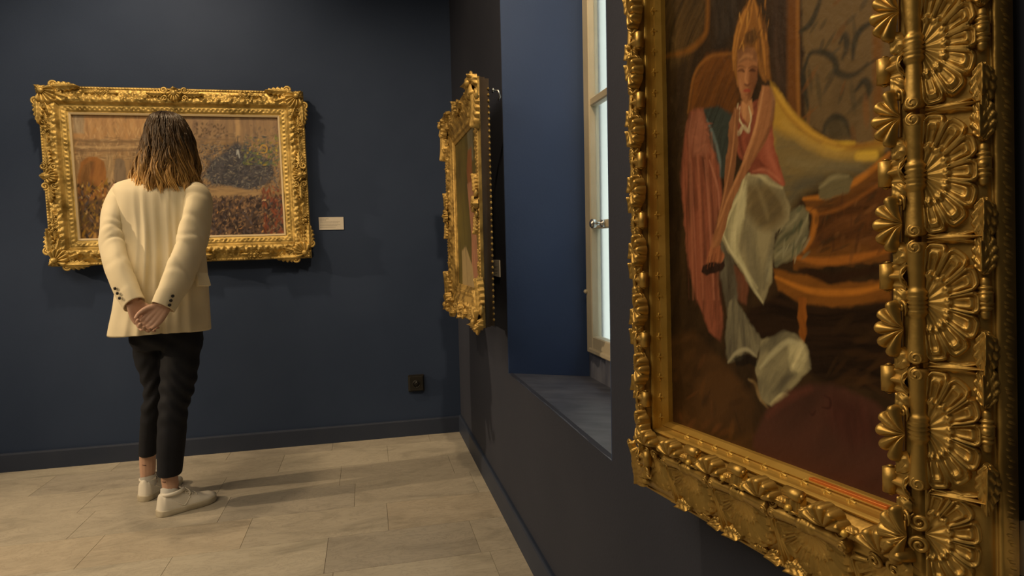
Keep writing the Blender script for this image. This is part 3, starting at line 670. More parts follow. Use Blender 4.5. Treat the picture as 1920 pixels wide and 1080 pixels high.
A.poly([(0.412,0.369),(0.386,0.351),(0.358,0.341),(0.324,0.335),(0.293,0.336),(0.297,0.323),(0.310,0.316),(0.306,0.291),(0.294,0.273),(0.276,0.268),(0.276,0.250),(0.410,0.255)], (112, 68, 20), 0.006, 1, 0.3, 0.7, (86, 52, 20), (16, 60))
A.poly([(0.311,0.316),(0.411,0.344),(0.410,0.277),(0.306,0.277)], (86, 50, 20), 0.02, 0.8, 0.4, 0.8)
A.line([(0.293,0.336),(0.324,0.335),(0.358,0.342),(0.389,0.355),(0.410,0.368)], 0.004, (190, 116, 26), 0.006, 0.9)
A.line([(0.297,0.323),(0.310,0.315),(0.305,0.290),(0.292,0.272)], 0.0045, (180, 108, 24), 0.006, 0.8)
A.line([(0.276,0.265),(0.318,0.258),(0.363,0.260),(0.409,0.267)], 0.005, (168, 98, 22), 0.006, 0.85)
A.line([(0.285,0.249),(0.333,0.239),(0.408,0.249)], 0.006, (48, 26, 10), 0.008, 0.8)
A.poly([(0.316,0.351),(0.336,0.358),(0.358,0.356),(0.366,0.349),(0.358,0.336),(0.331,0.331),(0.317,0.333)], (110, 98, 66), 0.005, 1, 0.3, 0.7, (72, 64, 48))
A.line([(0.318,0.346),(0.337,0.354),(0.358,0.353)], 0.003, (146, 132, 92), 0.005, 0.8)
A.poly([(0.269,0.321),(0.291,0.328),(0.301,0.317),(0.299,0.291),(0.285,0.269),(0.244,0.255),(0.239,0.275),(0.254,0.305)], (128, 118, 84), 0.006, 1, 0.9, 0.8, (92, 88, 66), (20, 80))
A.line([(0.242,0.278),(0.259,0.291),(0.277,0.298),(0.290,0.309)], 0.003, (60, 62, 44), 0.006, 0.7)
A.poly([(0.239,0.251),(0.285,0.243),(0.333,0.230),(0.409,0.238),(0.409,0.213),(0.333,0.203),(0.284,0.208),(0.248,0.223)], (130, 78, 18), 0.006, 1, 0.1, 0.7, (96, 56, 14), (12, 60))
A.line([(0.243,0.240),(0.301,0.223),(0.363,0.222),(0.408,0.231)], 0.004, (196, 118, 20), 0.006, 0.8)
A.poly([(0.250,0.220),(0.284,0.206),(0.333,0.201),(0.409,0.211),(0.407,0.119),(0.331,0.113),(0.185,0.151),(0.175,0.188)], (38, 23, 11), 0.012, 1, 0.2, 0.6)
A.poly([(0.282,0.213),(0.294,0.213),(0.293,0.187),(0.295,0.170),(0.287,0.153),(0.281,0.171)], (136, 76, 14), 0.004, 1)
A.dabs(20, 0.331, 0.402, 0.113, 0.193, [(58, 38, 16), (70, 44, 18)], ln=0.03, w=0.005, ang=0.3, a=0.4)
A.dabs(60, 0.310, 0.404, 0.266, 0.329, [(104, 60, 22), (74, 44, 20), (120, 76, 34), (60, 44, 24)], ln=0.014, w=0.003, ang=0.8, spread=0.8, a=0.5)
A.line([(0.310,0.314),(0.350,0.319),(0.410,0.343)], 0.0024, (150, 88, 24), 0.006, 0.7)
A.line([(0.286,0.327),(0.279,0.313),(0.259,0.301)], 0.0026, (150, 140, 104), 0.006, 0.7)
A.line([(0.296,0.311),(0.282,0.286),(0.258,0.267)], 0.0026, (152, 142, 108), 0.006, 0.6)
A.dabs(30, 0.249, 0.299, 0.256, 0.326, [(150, 142, 108), (80, 84, 60), (112, 104, 76)], ln=0.012, w=0.0026, ang=0.9, spread=0.5, a=0.6)
A.poly([(0.096,0.498),(0.131,0.493),(0.162,0.473),(0.153,0.387),(0.136,0.386),(0.116,0.425)], (54, 60, 54), 0.008, 1, 1.2, 0.8, (40, 42, 36))
A.line([(0.106,0.479),(0.121,0.452),(0.134,0.414),(0.134,0.390)], 0.003, (110, 122, 118), 0.006, 0.7)
A.poly([(0.049,0.473),(0.064,0.504),(0.096,0.500),(0.111,0.450),(0.132,0.406),(0.140,0.358),(0.124,0.321),(0.110,0.274),(0.123,0.233),(0.138,0.186),(0.129,0.146),(0.102,0.160),(0.071,0.208),(0.048,0.276),(0.035,0.407)], (140, 76, 50), 0.008, 1, 1.62, 1.0, (96, 52, 34), (16, 90))
A.line([(0.060,0.470),(0.062,0.360),(0.063,0.208)], 0.003, (172, 104, 72), 0.008, 0.5)
A.line([(0.069,0.451),(0.071,0.342),(0.070,0.200)], 0.003, (92, 48, 32), 0.008, 0.5)
A.line([(0.079,0.466),(0.084,0.357),(0.088,0.209)], 0.003, (172, 104, 72), 0.008, 0.5)
A.line([(0.088,0.447),(0.093,0.340),(0.094,0.201)], 0.003, (92, 48, 32), 0.008, 0.5)
A.line([(0.100,0.461),(0.108,0.354),(0.114,0.209)], 0.003, (172, 104, 72), 0.008, 0.5)
A.line([(0.109,0.443),(0.116,0.337),(0.120,0.201)], 0.003, (92, 48, 32), 0.008, 0.5)
A.line([(0.116,0.457),(0.122,0.353),(0.126,0.210)], 0.003, (172, 104, 72), 0.008, 0.5)
A.line([(0.124,0.439),(0.130,0.336),(0.132,0.202)], 0.003, (92, 48, 32), 0.008, 0.5)
A.dabs(16, 0.065, 0.111, 0.434, 0.477, [(160, 92, 64), (84, 44, 30)], ln=0.012, w=0.003, ang=-0.5, a=0.6)
A.poly([(0.054,0.480),(0.072,0.502),(0.096,0.497),(0.108,0.460),(0.110,0.430),(0.070,0.434)], (150, 92, 66), 0.016, 0.75, 1.4, 0.8, (116, 66, 44))
A.line([(0.047,0.430),(0.050,0.328),(0.052,0.208)], 0.002, (84, 46, 30), 0.005, 0.6)
A.line([(0.064,0.427),(0.069,0.326),(0.074,0.208)], 0.002, (166, 98, 70), 0.005, 0.6)
A.line([(0.086,0.423),(0.094,0.324),(0.101,0.209)], 0.002, (104, 58, 38), 0.005, 0.6)
A.line([(0.099,0.420),(0.108,0.322),(0.116,0.209)], 0.002, (170, 104, 76), 0.005, 0.6)
A.line([(0.120,0.417),(0.122,0.321),(0.124,0.210)], 0.002, (108, 60, 40), 0.005, 0.6)
A.line([(0.110,0.418),(0.128,0.375),(0.132,0.336)], 0.0022, (178, 112, 82), 0.005, 0.7)
A.poly([(0.134,0.304),(0.157,0.279),(0.178,0.226),(0.164,0.195),(0.145,0.191),(0.132,0.241)], (104, 96, 76), 0.008, 1, 1.5, 0.8, (70, 60, 46))
A.poly([(0.163,0.256),(0.193,0.241),(0.186,0.203),(0.170,0.210)], (104, 60, 38), 0.008, 0.9)
A.poly([(0.148,0.205),(0.162,0.213),(0.188,0.184),(0.215,0.154),(0.206,0.132),(0.183,0.136),(0.176,0.126),(0.143,0.115),(0.139,0.147)], (126, 116, 88), 0.006, 1, 1.3, 0.8, (88, 80, 64))
A.line([(0.145,0.117),(0.162,0.132),(0.185,0.140),(0.204,0.132)], 0.003, (170, 158, 122), 0.005, 0.8)
A.poly([(0.157,0.124),(0.180,0.133),(0.204,0.129),(0.206,0.116),(0.190,0.120),(0.162,0.112)], (28, 20, 14), 0.005, 0.9)
A.poly([(0.212,0.153),(0.237,0.164),(0.256,0.170),(0.279,0.167),(0.293,0.154),(0.299,0.128),(0.280,0.111),(0.263,0.093),(0.252,0.077),(0.231,0.068),(0.209,0.072),(0.203,0.109)], (146, 134, 98), 0.006, 1, 1.0, 0.9, (98, 90, 70), (18, 70))
A.poly([(0.265,0.158),(0.287,0.160),(0.295,0.144),(0.291,0.124),(0.273,0.115),(0.263,0.136)], (186, 172, 126), 0.01, 0.9, 1.0, 0.6)
A.line([(0.211,0.117),(0.236,0.140),(0.265,0.158),(0.287,0.153)], 0.004, (186, 174, 132), 0.006, 0.7)
A.line([(0.231,0.071),(0.250,0.085),(0.263,0.088)], 0.004, (200, 186, 134), 0.005, 0.9)
A.line([(0.235,0.088),(0.255,0.107),(0.275,0.118)], 0.004, (86, 78, 62), 0.008, 0.7)
A.line([(0.188,0.098),(0.201,0.094),(0.209,0.077),(0.225,0.065)], 0.003, (150, 120, 74), 0.005, 0.7)
A.poly([(0.184,0.382),(0.204,0.385),(0.232,0.378),(0.258,0.359),(0.269,0.329),(0.267,0.313),(0.242,0.299),(0.235,0.268),(0.239,0.240),(0.220,0.203),(0.204,0.220),(0.170,0.257),(0.150,0.277),(0.134,0.304),(0.151,0.334),(0.168,0.362)], (150, 136, 98), 0.005, 1, 1.2, 0.8, (112, 102, 76), (14, 60))
A.poly([(0.191,0.366),(0.237,0.359),(0.263,0.332),(0.255,0.312),(0.230,0.304),(0.205,0.313),(0.188,0.337)], (116, 98, 62), 0.02, 0.8, 0.5, 0.6)
A.poly([(0.175,0.360),(0.193,0.370),(0.185,0.330),(0.171,0.286),(0.185,0.248),(0.157,0.276),(0.139,0.304),(0.159,0.337)], (178, 166, 122), 0.01, 0.85, 1.2, 0.6)
A.line([(0.187,0.380),(0.177,0.359),(0.156,0.335),(0.139,0.304)], 0.003, (206, 192, 142), 0.005, 0.8)
A.line([(0.236,0.275),(0.231,0.254),(0.227,0.237)], 0.005, (184, 172, 128), 0.008, 0.8)
A.line([(0.173,0.271),(0.190,0.246),(0.208,0.226)], 0.003, (190, 178, 132), 0.006, 0.7)
A.line([(0.195,0.383),(0.217,0.377),(0.236,0.363),(0.257,0.355)], 0.003, (196, 182, 134), 0.005, 0.7)
A.poly([(0.193,0.367),(0.232,0.363),(0.260,0.341),(0.263,0.316),(0.242,0.304),(0.214,0.309),(0.194,0.332)], (104, 86, 54), 0.025, 0.75, 0.6, 0.5, (88, 74, 50))
A.line([(0.189,0.372),(0.181,0.341),(0.165,0.309),(0.157,0.285)], 0.005, (196, 184, 138), 0.01, 0.75)
A.line([(0.212,0.363),(0.223,0.340),(0.231,0.318)], 0.003, (142, 124, 84), 0.012, 0.6)
A.line([(0.238,0.358),(0.256,0.339),(0.261,0.320)], 0.003, (134, 118, 82), 0.01, 0.6)
A.line([(0.242,0.300),(0.234,0.270),(0.221,0.226)], 0.005, (98, 90, 70), 0.01, 0.7)
A.line([(0.200,0.306),(0.192,0.270),(0.204,0.233)], 0.004, (118, 108, 82), 0.012, 0.6)
A.line([(0.157,0.279),(0.179,0.256),(0.200,0.227),(0.218,0.207)], 0.0026, (200, 188, 142), 0.005, 0.8)
A.line([(0.139,0.304),(0.152,0.283),(0.170,0.262)], 0.0022, (204, 192, 146), 0.004, 0.8)
A.poly([(0.162,0.458),(0.176,0.481),(0.194,0.479),(0.231,0.480),(0.242,0.449),(0.245,0.407),(0.260,0.359),(0.232,0.375),(0.200,0.382),(0.174,0.414)], (150, 76, 50), 0.005, 1, 1.1, 0.7, (112, 56, 36), (16, 60))
A.line([(0.240,0.394),(0.251,0.371),(0.258,0.359)], 0.004, (172, 92, 64), 0.006, 0.8)
A.line([(0.215,0.398),(0.224,0.388),(0.232,0.380)], 0.003, (96, 44, 28), 0.006, 0.7)
A.poly([(0.183,0.486),(0.204,0.483),(0.208,0.462),(0.195,0.449),(0.184,0.462)], (176, 120, 74), 0.005, 1)
A.line([(0.176,0.484),(0.171,0.465),(0.166,0.452),(0.177,0.443),(0.186,0.450),(0.197,0.441),(0.199,0.451)], 0.0035, (186, 166, 126), 0.004, 0.9)
A.line([(0.234,0.440),(0.233,0.409),(0.244,0.382)], 0.006, (176, 96, 68), 0.012, 0.7)
A.line([(0.192,0.431),(0.204,0.406),(0.220,0.386)], 0.004, (110, 52, 34), 0.01, 0.7)
A.line([(0.177,0.443),(0.183,0.416),(0.196,0.389)], 0.003, (84, 40, 26), 0.008, 0.7)
A.line([(0.204,0.385),(0.228,0.383),(0.253,0.365)], 0.0022, (190, 112, 80), 0.005, 0.7)
A.line([(0.180,0.479),(0.178,0.464),(0.186,0.451)], 0.0016, (214, 196, 150), 0.003, 0.9)
A.line([(0.198,0.475),(0.202,0.458),(0.195,0.443)], 0.0016, (208, 188, 140), 0.003, 0.9)
A.poly([(0.169,0.482),(0.180,0.475),(0.175,0.436),(0.165,0.393),(0.149,0.349),(0.134,0.312),(0.123,0.281),(0.111,0.285),(0.127,0.328),(0.143,0.373),(0.152,0.426),(0.157,0.463)], (144, 92, 54), 0.004, 1, 1.7, 0.6, (112, 68, 38))
A.poly([(0.223,0.498),(0.241,0.491),(0.247,0.472),(0.243,0.445),(0.229,0.422),(0.202,0.397),(0.180,0.372),(0.156,0.339),(0.139,0.304),(0.123,0.275),(0.106,0.280),(0.127,0.317),(0.152,0.358),(0.178,0.392),(0.203,0.428),(0.214,0.463)], (158, 102, 60), 0.004, 1, 1.2, 0.6, (124, 78, 44))
A.line([(0.218,0.469),(0.207,0.432),(0.180,0.393),(0.152,0.357),(0.127,0.317)], 0.0025, (194, 132, 80), 0.005, 0.7)
A.line([(0.246,0.469),(0.242,0.443),(0.225,0.421),(0.200,0.395)], 0.003, (104, 60, 34), 0.006, 0.6)
A.poly([(0.108,0.287),(0.131,0.287),(0.140,0.272),(0.130,0.257),(0.107,0.251),(0.097,0.261)], (150, 88, 52), 0.005, 1)
A.poly([(0.089,0.260),(0.110,0.266),(0.133,0.263),(0.143,0.272),(0.142,0.257),(0.125,0.248),(0.099,0.243),(0.086,0.250)], (46, 28, 20), 0.004, 1)
A.line([(0.171,0.477),(0.163,0.423),(0.148,0.374),(0.127,0.320)], 0.0016, (186, 126, 76), 0.004, 0.7)
A.line([(0.241,0.487),(0.244,0.469),(0.240,0.447)], 0.003, (128, 92, 64), 0.008, 0.6)
A.line([(0.227,0.492),(0.220,0.469),(0.209,0.440),(0.187,0.408)], 0.0022, (200, 142, 90), 0.005, 0.7)
A.line([(0.116,0.305),(0.111,0.282),(0.102,0.263)], 0.003, (168, 104, 64), 0.005, 0.7)
A.line([(0.105,0.272),(0.100,0.255)], 0.0012, (110, 60, 36), 0.003, 0.7)
A.line([(0.113,0.275),(0.107,0.258)], 0.0012, (110, 60, 36), 0.003, 0.7)
A.line([(0.121,0.276),(0.115,0.259)], 0.0012, (110, 60, 36), 0.003, 0.7)
A.poly([(0.182,0.605),(0.197,0.613),(0.210,0.622),(0.224,0.595),(0.235,0.562),(0.236,0.527),(0.241,0.498),(0.227,0.502),(0.220,0.533),(0.191,0.557),(0.178,0.555),(0.173,0.526),(0.167,0.551),(0.170,0.583)], (136, 86, 30), 0.007, 1, 1.5, 1.0, (84, 52, 20), (20, 110))
A.poly([(0.176,0.555),(0.189,0.558),(0.210,0.549),(0.218,0.532),(0.215,0.506),(0.204,0.487),(0.194,0.479),(0.183,0.491),(0.175,0.518)], (162, 106, 62), 0.004, 1, 1.4, 0.5, (124, 76, 42))
A.poly([(0.178,0.557),(0.198,0.558),(0.216,0.541),(0.216,0.528),(0.197,0.540),(0.180,0.540)], (128, 84, 50), 0.006, 0.8)
A.poly([(0.203,0.525),(0.217,0.525),(0.215,0.504),(0.203,0.486),(0.196,0.485)], (108, 62, 32), 0.006, 0.75)
A.line([(0.178,0.530),(0.185,0.529),(0.190,0.525)], 0.0022, (70, 38, 22), 0.003, 0.9)
A.line([(0.200,0.523),(0.206,0.522),(0.212,0.519)], 0.0022, (66, 36, 20), 0.003, 0.9)
A.line([(0.176,0.536),(0.184,0.535),(0.192,0.530)], 0.0014, (92, 54, 28), 0.003, 0.7)
A.line([(0.199,0.527),(0.207,0.527),(0.214,0.523)], 0.0014, (88, 52, 26), 0.003, 0.7)
A.line([(0.195,0.527),(0.192,0.514),(0.195,0.508)], 0.0022, (186, 126, 78), 0.004, 0.8)
A.line([(0.190,0.508),(0.196,0.504),(0.201,0.505)], 0.0016, (92, 50, 28), 0.003, 0.8)
A.line([(0.186,0.499),(0.194,0.498),(0.201,0.495)], 0.0024, (150, 58, 40), 0.003, 0.9)
A.line([(0.187,0.495),(0.194,0.492),(0.200,0.492)], 0.0014, (110, 60, 36), 0.003, 0.6)
A.line([(0.206,0.620),(0.192,0.601),(0.179,0.577),(0.171,0.549)], 0.0025, (184, 122, 44), 0.005, 0.75)
A.line([(0.210,0.615),(0.201,0.590),(0.187,0.566)], 0.0025, (184, 122, 44), 0.005, 0.75)
A.line([(0.212,0.614),(0.221,0.582),(0.228,0.544),(0.231,0.508)], 0.0025, (184, 122, 44), 0.005, 0.75)
A.line([(0.193,0.608),(0.179,0.591),(0.169,0.565),(0.168,0.535)], 0.0025, (184, 122, 44), 0.005, 0.75)
A.dabs(30, 0.178, 0.238, 0.541, 0.628, [(176, 116, 40), (110, 68, 24), (70, 44, 20), (196, 138, 54)], ln=0.008, w=0.0022, ang=1.4, spread=0.5, a=0.5)
A.poly([(0.192,0.576),(0.211,0.576),(0.221,0.561),(0.208,0.557),(0.194,0.564)], (66, 44, 22), 0.008, 0.7)
A.line([(0.175,0.556),(0.172,0.534),(0.177,0.510)], 0.0024, (150, 98, 36), 0.004, 0.8)
A.line([(0.218,0.538),(0.222,0.516),(0.231,0.499)], 0.003, (150, 96, 34), 0.005, 0.8)
A.line([(0.182,0.544),(0.193,0.546),(0.206,0.540)], 0.0026, (186, 130, 80), 0.006, 0.6)
A.line([(0.181,0.516),(0.183,0.504),(0.190,0.492)], 0.0026, (178, 120, 74), 0.005, 0.6)
A.poly([(-0.031,0.132),(0.061,0.157),(0.150,0.109),(0.204,0.065),(0.213,-0.006),(-0.038,-0.054)], (84, 54, 24), 0.02, 0.9, 0.4, 1.0, (62, 40, 18), (14, 30))
A.dabs(34, 0.002, 0.206, -0.062, 0.116, [(100, 62, 24), (58, 38, 18), (46, 32, 18), (110, 66, 30)], ln=0.02, w=0.006, ang=1.2, a=0.4)
A.poly([(0.194,0.005),(0.204,0.035),(0.225,0.066),(0.263,0.093),(0.307,0.111),(0.346,0.113),(0.388,0.101),(0.419,0.082),(0.418,-0.025),(0.328,-0.020),(0.213,-0.012)], (80, 46, 34), 0.012, 1, 0.6, 0.7, (62, 37, 28), (10, 30))
A.poly([(0.331,0.101),(0.374,0.096),(0.400,0.067),(0.359,0.045),(0.322,0.068)], (70, 34, 26), 0.03, 0.7)
A.line([(0.224,0.054),(0.254,0.081),(0.299,0.103)], 0.006, (108, 56, 40), 0.012, 0.5)
A.line([(0.319,0.098),(0.328,0.095),(0.327,0.085),(0.316,0.083)], 0.0014, (52, 22, 18), 0.003, 0.8)
A.line([(0.296,0.074),(0.301,0.071),(0.306,0.077)], 0.0014, (52, 22, 18), 0.003, 0.7)
A.canvas('canvas', near, OIL, .0846, .1314, -.0125, ART_GAIN_A)
S = Art(1.086, .689, 340, 214, (120, 95, 64), 9)
S.poly([(-0.033,0.762),(1.210,0.788),(1.164,-0.074),(-0.089,-0.034)], (124, 98, 66), 0.02, 1, 1.5, 1.0, (98, 76, 52), (6, 40))
S.poly([(-0.008,0.734),(0.450,0.742),(0.439,0.555),(-0.021,0.552)], (142, 106, 66), 0.02, 0.8, 1.57, 1.0, (116, 84, 56), (8, 50))
S.dabs(420, -0.013, 0.449, 0.440, 0.718, [(150, 118, 78), (128, 98, 64), (104, 82, 58), (160, 132, 92), (138, 100, 58)], ln=0.024, w=0.005, ang=1.5, spread=0.5, a=0.4)
S.dabs(160, -0.013, 0.439, 0.440, 0.567, [(110, 88, 62), (150, 124, 88), (92, 72, 52)], ln=0.03, w=0.004, ang=0.0, spread=0.3, a=0.45)
S.dabs(260, 0.579, 1.131, 0.556, 0.730, [(140, 112, 80), (112, 90, 68), (96, 80, 64), (150, 120, 84), (120, 92, 60)], ln=0.022, w=0.005, ang=1.5, spread=0.5, a=0.4)
S.line([(0.047,0.700),(0.038,0.564)], 0.008, (150, 116, 76), 0.02, 0.5, False)
S.line([(0.095,0.700),(0.085,0.564)], 0.008, (150, 116, 76), 0.02, 0.5, False)
S.line([(0.137,0.701),(0.128,0.565)], 0.008, (150, 116, 76), 0.02, 0.5, False)
S.line([(0.191,0.702),(0.182,0.565)], 0.008, (150, 116, 76), 0.02, 0.5, False)
S.line([(0.250,0.703),(0.241,0.566)], 0.008, (150, 116, 76), 0.02, 0.5, False)
S.line([(0.310,0.704),(0.301,0.566)], 0.008, (150, 116, 76), 0.02, 0.5, False)
S.poly([(0.005,0.699),(0.063,0.700),(0.055,0.588),(-0.003,0.587)], (120, 108, 88), 0.02, 0.7)
S.line([(-0.006,0.549),(0.164,0.541),(0.383,0.549)], 0.006, (96, 74, 50), 0.012, 0.8, False)
S.line([(-0.008,0.517),(0.162,0.509),(0.381,0.516)], 0.005, (150, 122, 84), 0.012, 0.7, False)
S.line([(-0.010,0.490),(0.379,0.494)], 0.005, (98, 76, 54), 0.012, 0.7, False)
S.poly([(0.007,0.351),(0.028,0.428),(0.067,0.458),(0.110,0.458),(0.143,0.428),(0.151,0.350),(0.127,-0.011),(-0.018,-0.007)], (120, 78, 36), 0.012, 1, 1.5, 0.9, (92, 58, 30), (10, 40))
S.poly([(0.018,0.351),(0.038,0.410),(0.071,0.434),(0.092,0.428),(0.065,0.351),(0.062,0.225),(0.014,0.226)], (92, 64, 34), 0.015, 0.8)
S.poly([(0.159,0.470),(0.192,0.470),(0.181,0.305),(0.148,0.305)], (132, 108, 76), 0.015, 0.8)
S.poly([(0.191,0.386),(0.203,0.440),(0.226,0.452),(0.246,0.434),(0.251,0.380),(0.246,0.301),(0.186,0.302)], (100, 84, 66), 0.01, 0.9, 1.5, 0.8, (84, 70, 56))
S.poly([(-0.019,0.203),(0.309,0.258),(0.318,-0.016),(-0.034,-0.006)], (74, 56, 36), 0.03, 0.9, 1.4, 0.9, (54, 44, 34))
S.dabs(520, -0.027, 0.340, -0.001, 0.322, [(96, 74, 30), (120, 88, 26), (60, 46, 34), (40, 34, 32), (84, 60, 36), (70, 66, 70), (130, 96, 50)], ln=0.022, w=0.006, ang=1.4, a=0.75)
S.dabs(30, -0.007, 0.149, 0.140, 0.321, [(30, 26, 24), (160, 130, 80), (44, 36, 30)], ln=0.012, w=0.006, ang=1.5, a=0.8)
S.poly([(0.590,0.730),(1.146,0.740),(1.135,0.535),(0.579,0.547)], (122, 98, 72), 0.02, 0.7, 1.57, 1.0, (100, 80, 64), (8, 50))
S.dabs(60, 0.623, 0.800, 0.569, 0.650, [(74, 58, 44), (90, 70, 52), (60, 48, 38)], ln=0.012, w=0.006, ang=1.4, a=0.7)
S.dabs(40, 0.927, 1.111, 0.559, 0.645, [(84, 70, 58), (110, 92, 72)], ln=0.014, w=0.006, ang=1.2, a=0.6)
S.line([(0.859,0.707),(0.860,0.626),(0.853,0.558)], 0.012, (148, 118, 80), 0.015, 0.8, False)
S.line([(0.857,0.580),(0.846,0.487),(0.832,0.440)], 0.006, (48, 46, 48), 0.01, 0.9)
S.line([(0.608,0.556),(0.780,0.558),(0.838,0.558)], 0.005, (96, 76, 56), 0.012, 0.7, False)
S.dabs(200, 0.643, 1.124, 0.440, 0.598, [(110, 92, 70), (92, 76, 60), (126, 104, 78), (80, 70, 62)], ln=0.018, w=0.006, ang=0.6, a=0.5)
S.poly([(0.658,0.347),(0.704,0.440),(0.776,0.486),(0.837,0.539),(0.890,0.527),(0.952,0.477),(1.024,0.440),(1.050,0.361),(1.002,0.298),(0.886,0.258),(0.793,0.284),(0.707,0.297)], (58, 56, 60), 0.03, 0.95, 0.6, 1.0, (44, 44, 50), (20, 60))
S.dabs(1300, 0.641, 1.074, 0.262, 0.528, [(52, 52, 58), (40, 42, 50), (74, 72, 74), (96, 92, 86), (60, 58, 60), (34, 34, 40), (110, 100, 84)], ln=0.013, w=0.0036, ang=0.4, spread=1.4, a=0.6)
S.dabs(150, 0.874, 1.101, 0.408, 0.582, [(74, 82, 46), (96, 98, 48), (60, 76, 64), (140, 116, 40), (92, 80, 60), (58, 64, 66)], ln=0.016, w=0.006, ang=0.8, spread=1.4, a=0.75)
S.line([(0.971,0.496),(0.990,0.528),(1.014,0.515),(1.006,0.484),(0.976,0.484)], 0.004, (160, 122, 34), 0.006, 0.8)
S.line([(0.845,0.471),(0.852,0.496),(0.859,0.452)], 0.005, (150, 150, 146), 0.006, 0.8)
S.poly([(0.683,0.285),(0.793,0.284),(0.939,0.257),(0.998,0.231),(0.907,0.201),(0.687,0.217)], (134, 108, 74), 0.02, 0.9, 0.1, 0.8, (108, 86, 62))
S.poly([(0.629,0.208),(1.118,0.211),(1.105,-0.039),(0.615,-0.025)], (66, 52, 46), 0.03, 0.95, 1.2, 1.0, (50, 40, 38), (14, 40))
S.dabs(1100, 0.625, 1.094, -0.013, 0.230, [(58, 46, 44), (40, 34, 36), (84, 66, 54), (110, 84, 58), (70, 62, 64), (34, 30, 32), (120, 92, 66)], ln=0.016, w=0.006, ang=1.3, spread=1.0, a=0.75)
S.dabs(110, 0.973, 1.097, -0.007, 0.282, [(104, 54, 34), (118, 62, 38), (80, 44, 34), (92, 50, 42)], ln=0.02, w=0.007, ang=1.4, a=0.75)
S.dabs(26, 0.631, 1.088, -0.007, 0.223, [(170, 140, 100), (150, 126, 96), (160, 110, 60)], ln=0.01, w=0.004, ang=1.0, a=0.8)
S.canvas('canvas', street, OIL, .153, .153, .016, ART_GAIN_S)
D = Art(.62, .70, 80, 95, (78, 66, 26), 15)
D.poly([(-0.223,0.944),(1.194,0.710),(1.113,-0.145),(-0.470,-0.240)], (78, 66, 26), 0.02, 1, 1.5, 0.8, (60, 50, 22), (6, 16))
D.poly([(0.324,0.735),(0.486,0.722),(0.487,0.558),(0.383,0.572)], (92, 84, 64), 0.02, 0.8)
D.poly([(0.349,0.620),(0.445,0.619),(0.449,0.470),(0.337,0.458),(0.306,0.535)], (120, 70, 34), 0.012, 0.9, 1.5, 0.8, (86, 50, 26))
D.poly([(0.311,0.473),(0.461,0.469),(0.498,0.281),(0.558,0.007),(0.375,-0.023),(0.387,0.238)], (140, 92, 64), 0.012, 0.95, 1.5, 0.7, (112, 74, 48))
D.poly([(0.106,0.167),(0.235,0.187),(0.392,0.094),(0.454,-0.023),(0.105,-0.032)], (136, 112, 72), 0.012, 0.95, 1.5, 0.6, (116, 96, 60))
D.line([(0.178,0.398),(0.210,0.218),(0.261,-0.023)], 0.006, (60, 50, 22), 0.012, 0.7)
D.poly([(0.536,0.461),(1.165,0.409),(1.127,0.002),(0.553,-0.030)], (118, 84, 54), 0.02, 0.8, 1.5, 0.8)
D.canvas('canvas', dancer, OIL, .140, .140, -.003, ART_GAIN_D)
# ------------------------------------------------------------------ captions, socket
def caption(label, O, u, v, w, h, lines, group=None):
    u, v, n = orth(u, v); c = empty('caption_card', O, (u, v, n))
    part('card', *box(0, w, 0, h, 0, .005, .0006), CARD, c, False); random.seed(len(lines)*3+int(w*1000))
    for i, (a, y, t) in enumerate(lines): 
        x = a[0]; bits = []
        while x < a[1]:
            l = random.uniform(.004, .011); bits.append(box(x*1.0, min(x+l, a[1]), y, y+t, .0049, .0053)); x += l+.0018
        part('text_line', *join(*bits), INK, c, False)
    return tag(c, label, 'label', group)
LN = [((.006, .060), .066, .0030), ((.006, .045), .058, .0026), ((.006, .125), .048, .0020), ((.006, .118), .041, .0020), ((.006, .128), .030, .0020), ((.006, .110), .024, .0020), ((.006, .100), .014, .0018)]
caption('white caption card on the back wall beside the street scene painting', (-.280, YB-.0005, 1.345), (1, 0, 0), (0, 0, 1), .148, .078, LN)
caption('small white caption card on the right wall at the window edge', (XR-.0005, 2.810, 1.078), (0, -1, 0), (0, 0, 1), .150, .074, [((a[0], a[1]), y*.94, t) for a, y, t in LN])
caption('sliver of a white caption card at the right edge behind the near frame', (XR-.0005, .427, .895), (0, -1, 0), (0, 0, 1), .14, .05, LN[3:6])
so = empty('wall_socket', (.284, YB, .345), ((1, 0, 0), (0, 0, 1), (0, -1, 0)))
tag(so, 'black square power socket low on the back wall near the corner', 'socket')
part('back_box', *box(-.052, .052, -.055, .055, 0, .012, .004), BLACKP, so, False)
part('cover_plate', *box(-.047, .047, -.050, .050, .010, .030, .006), BLACKP, so, False)
rim = sweep([(.023*math.cos(t), .023*math.sin(t)-.002, .030) for t in np.linspace(0, 2*math.pi, 33)], .003, n=6, cap=False)
part('socket_ring', *rim, BLACKP, so)
part('socket_well', *lathe([.0298, .0305, .0304], [.021, .021, .0001], 24), mat('socket_hole', (.003, .003, .003), rough=.6), so)
part('earth_pin', *lathe([.029, .040, .042], [.003, .003, .001], 10), METAL, so, M=Matrix.Translation((0, .012, 0)))
for sg in (-1, 1): part('contact_hole', *lathe([.0304, .0312, .0311], [.0035, .0035, .0001], 10), bpy.data.materials['socket_hole'], so, M=Matrix.Translation((sg*.0095, -.002, 0)))
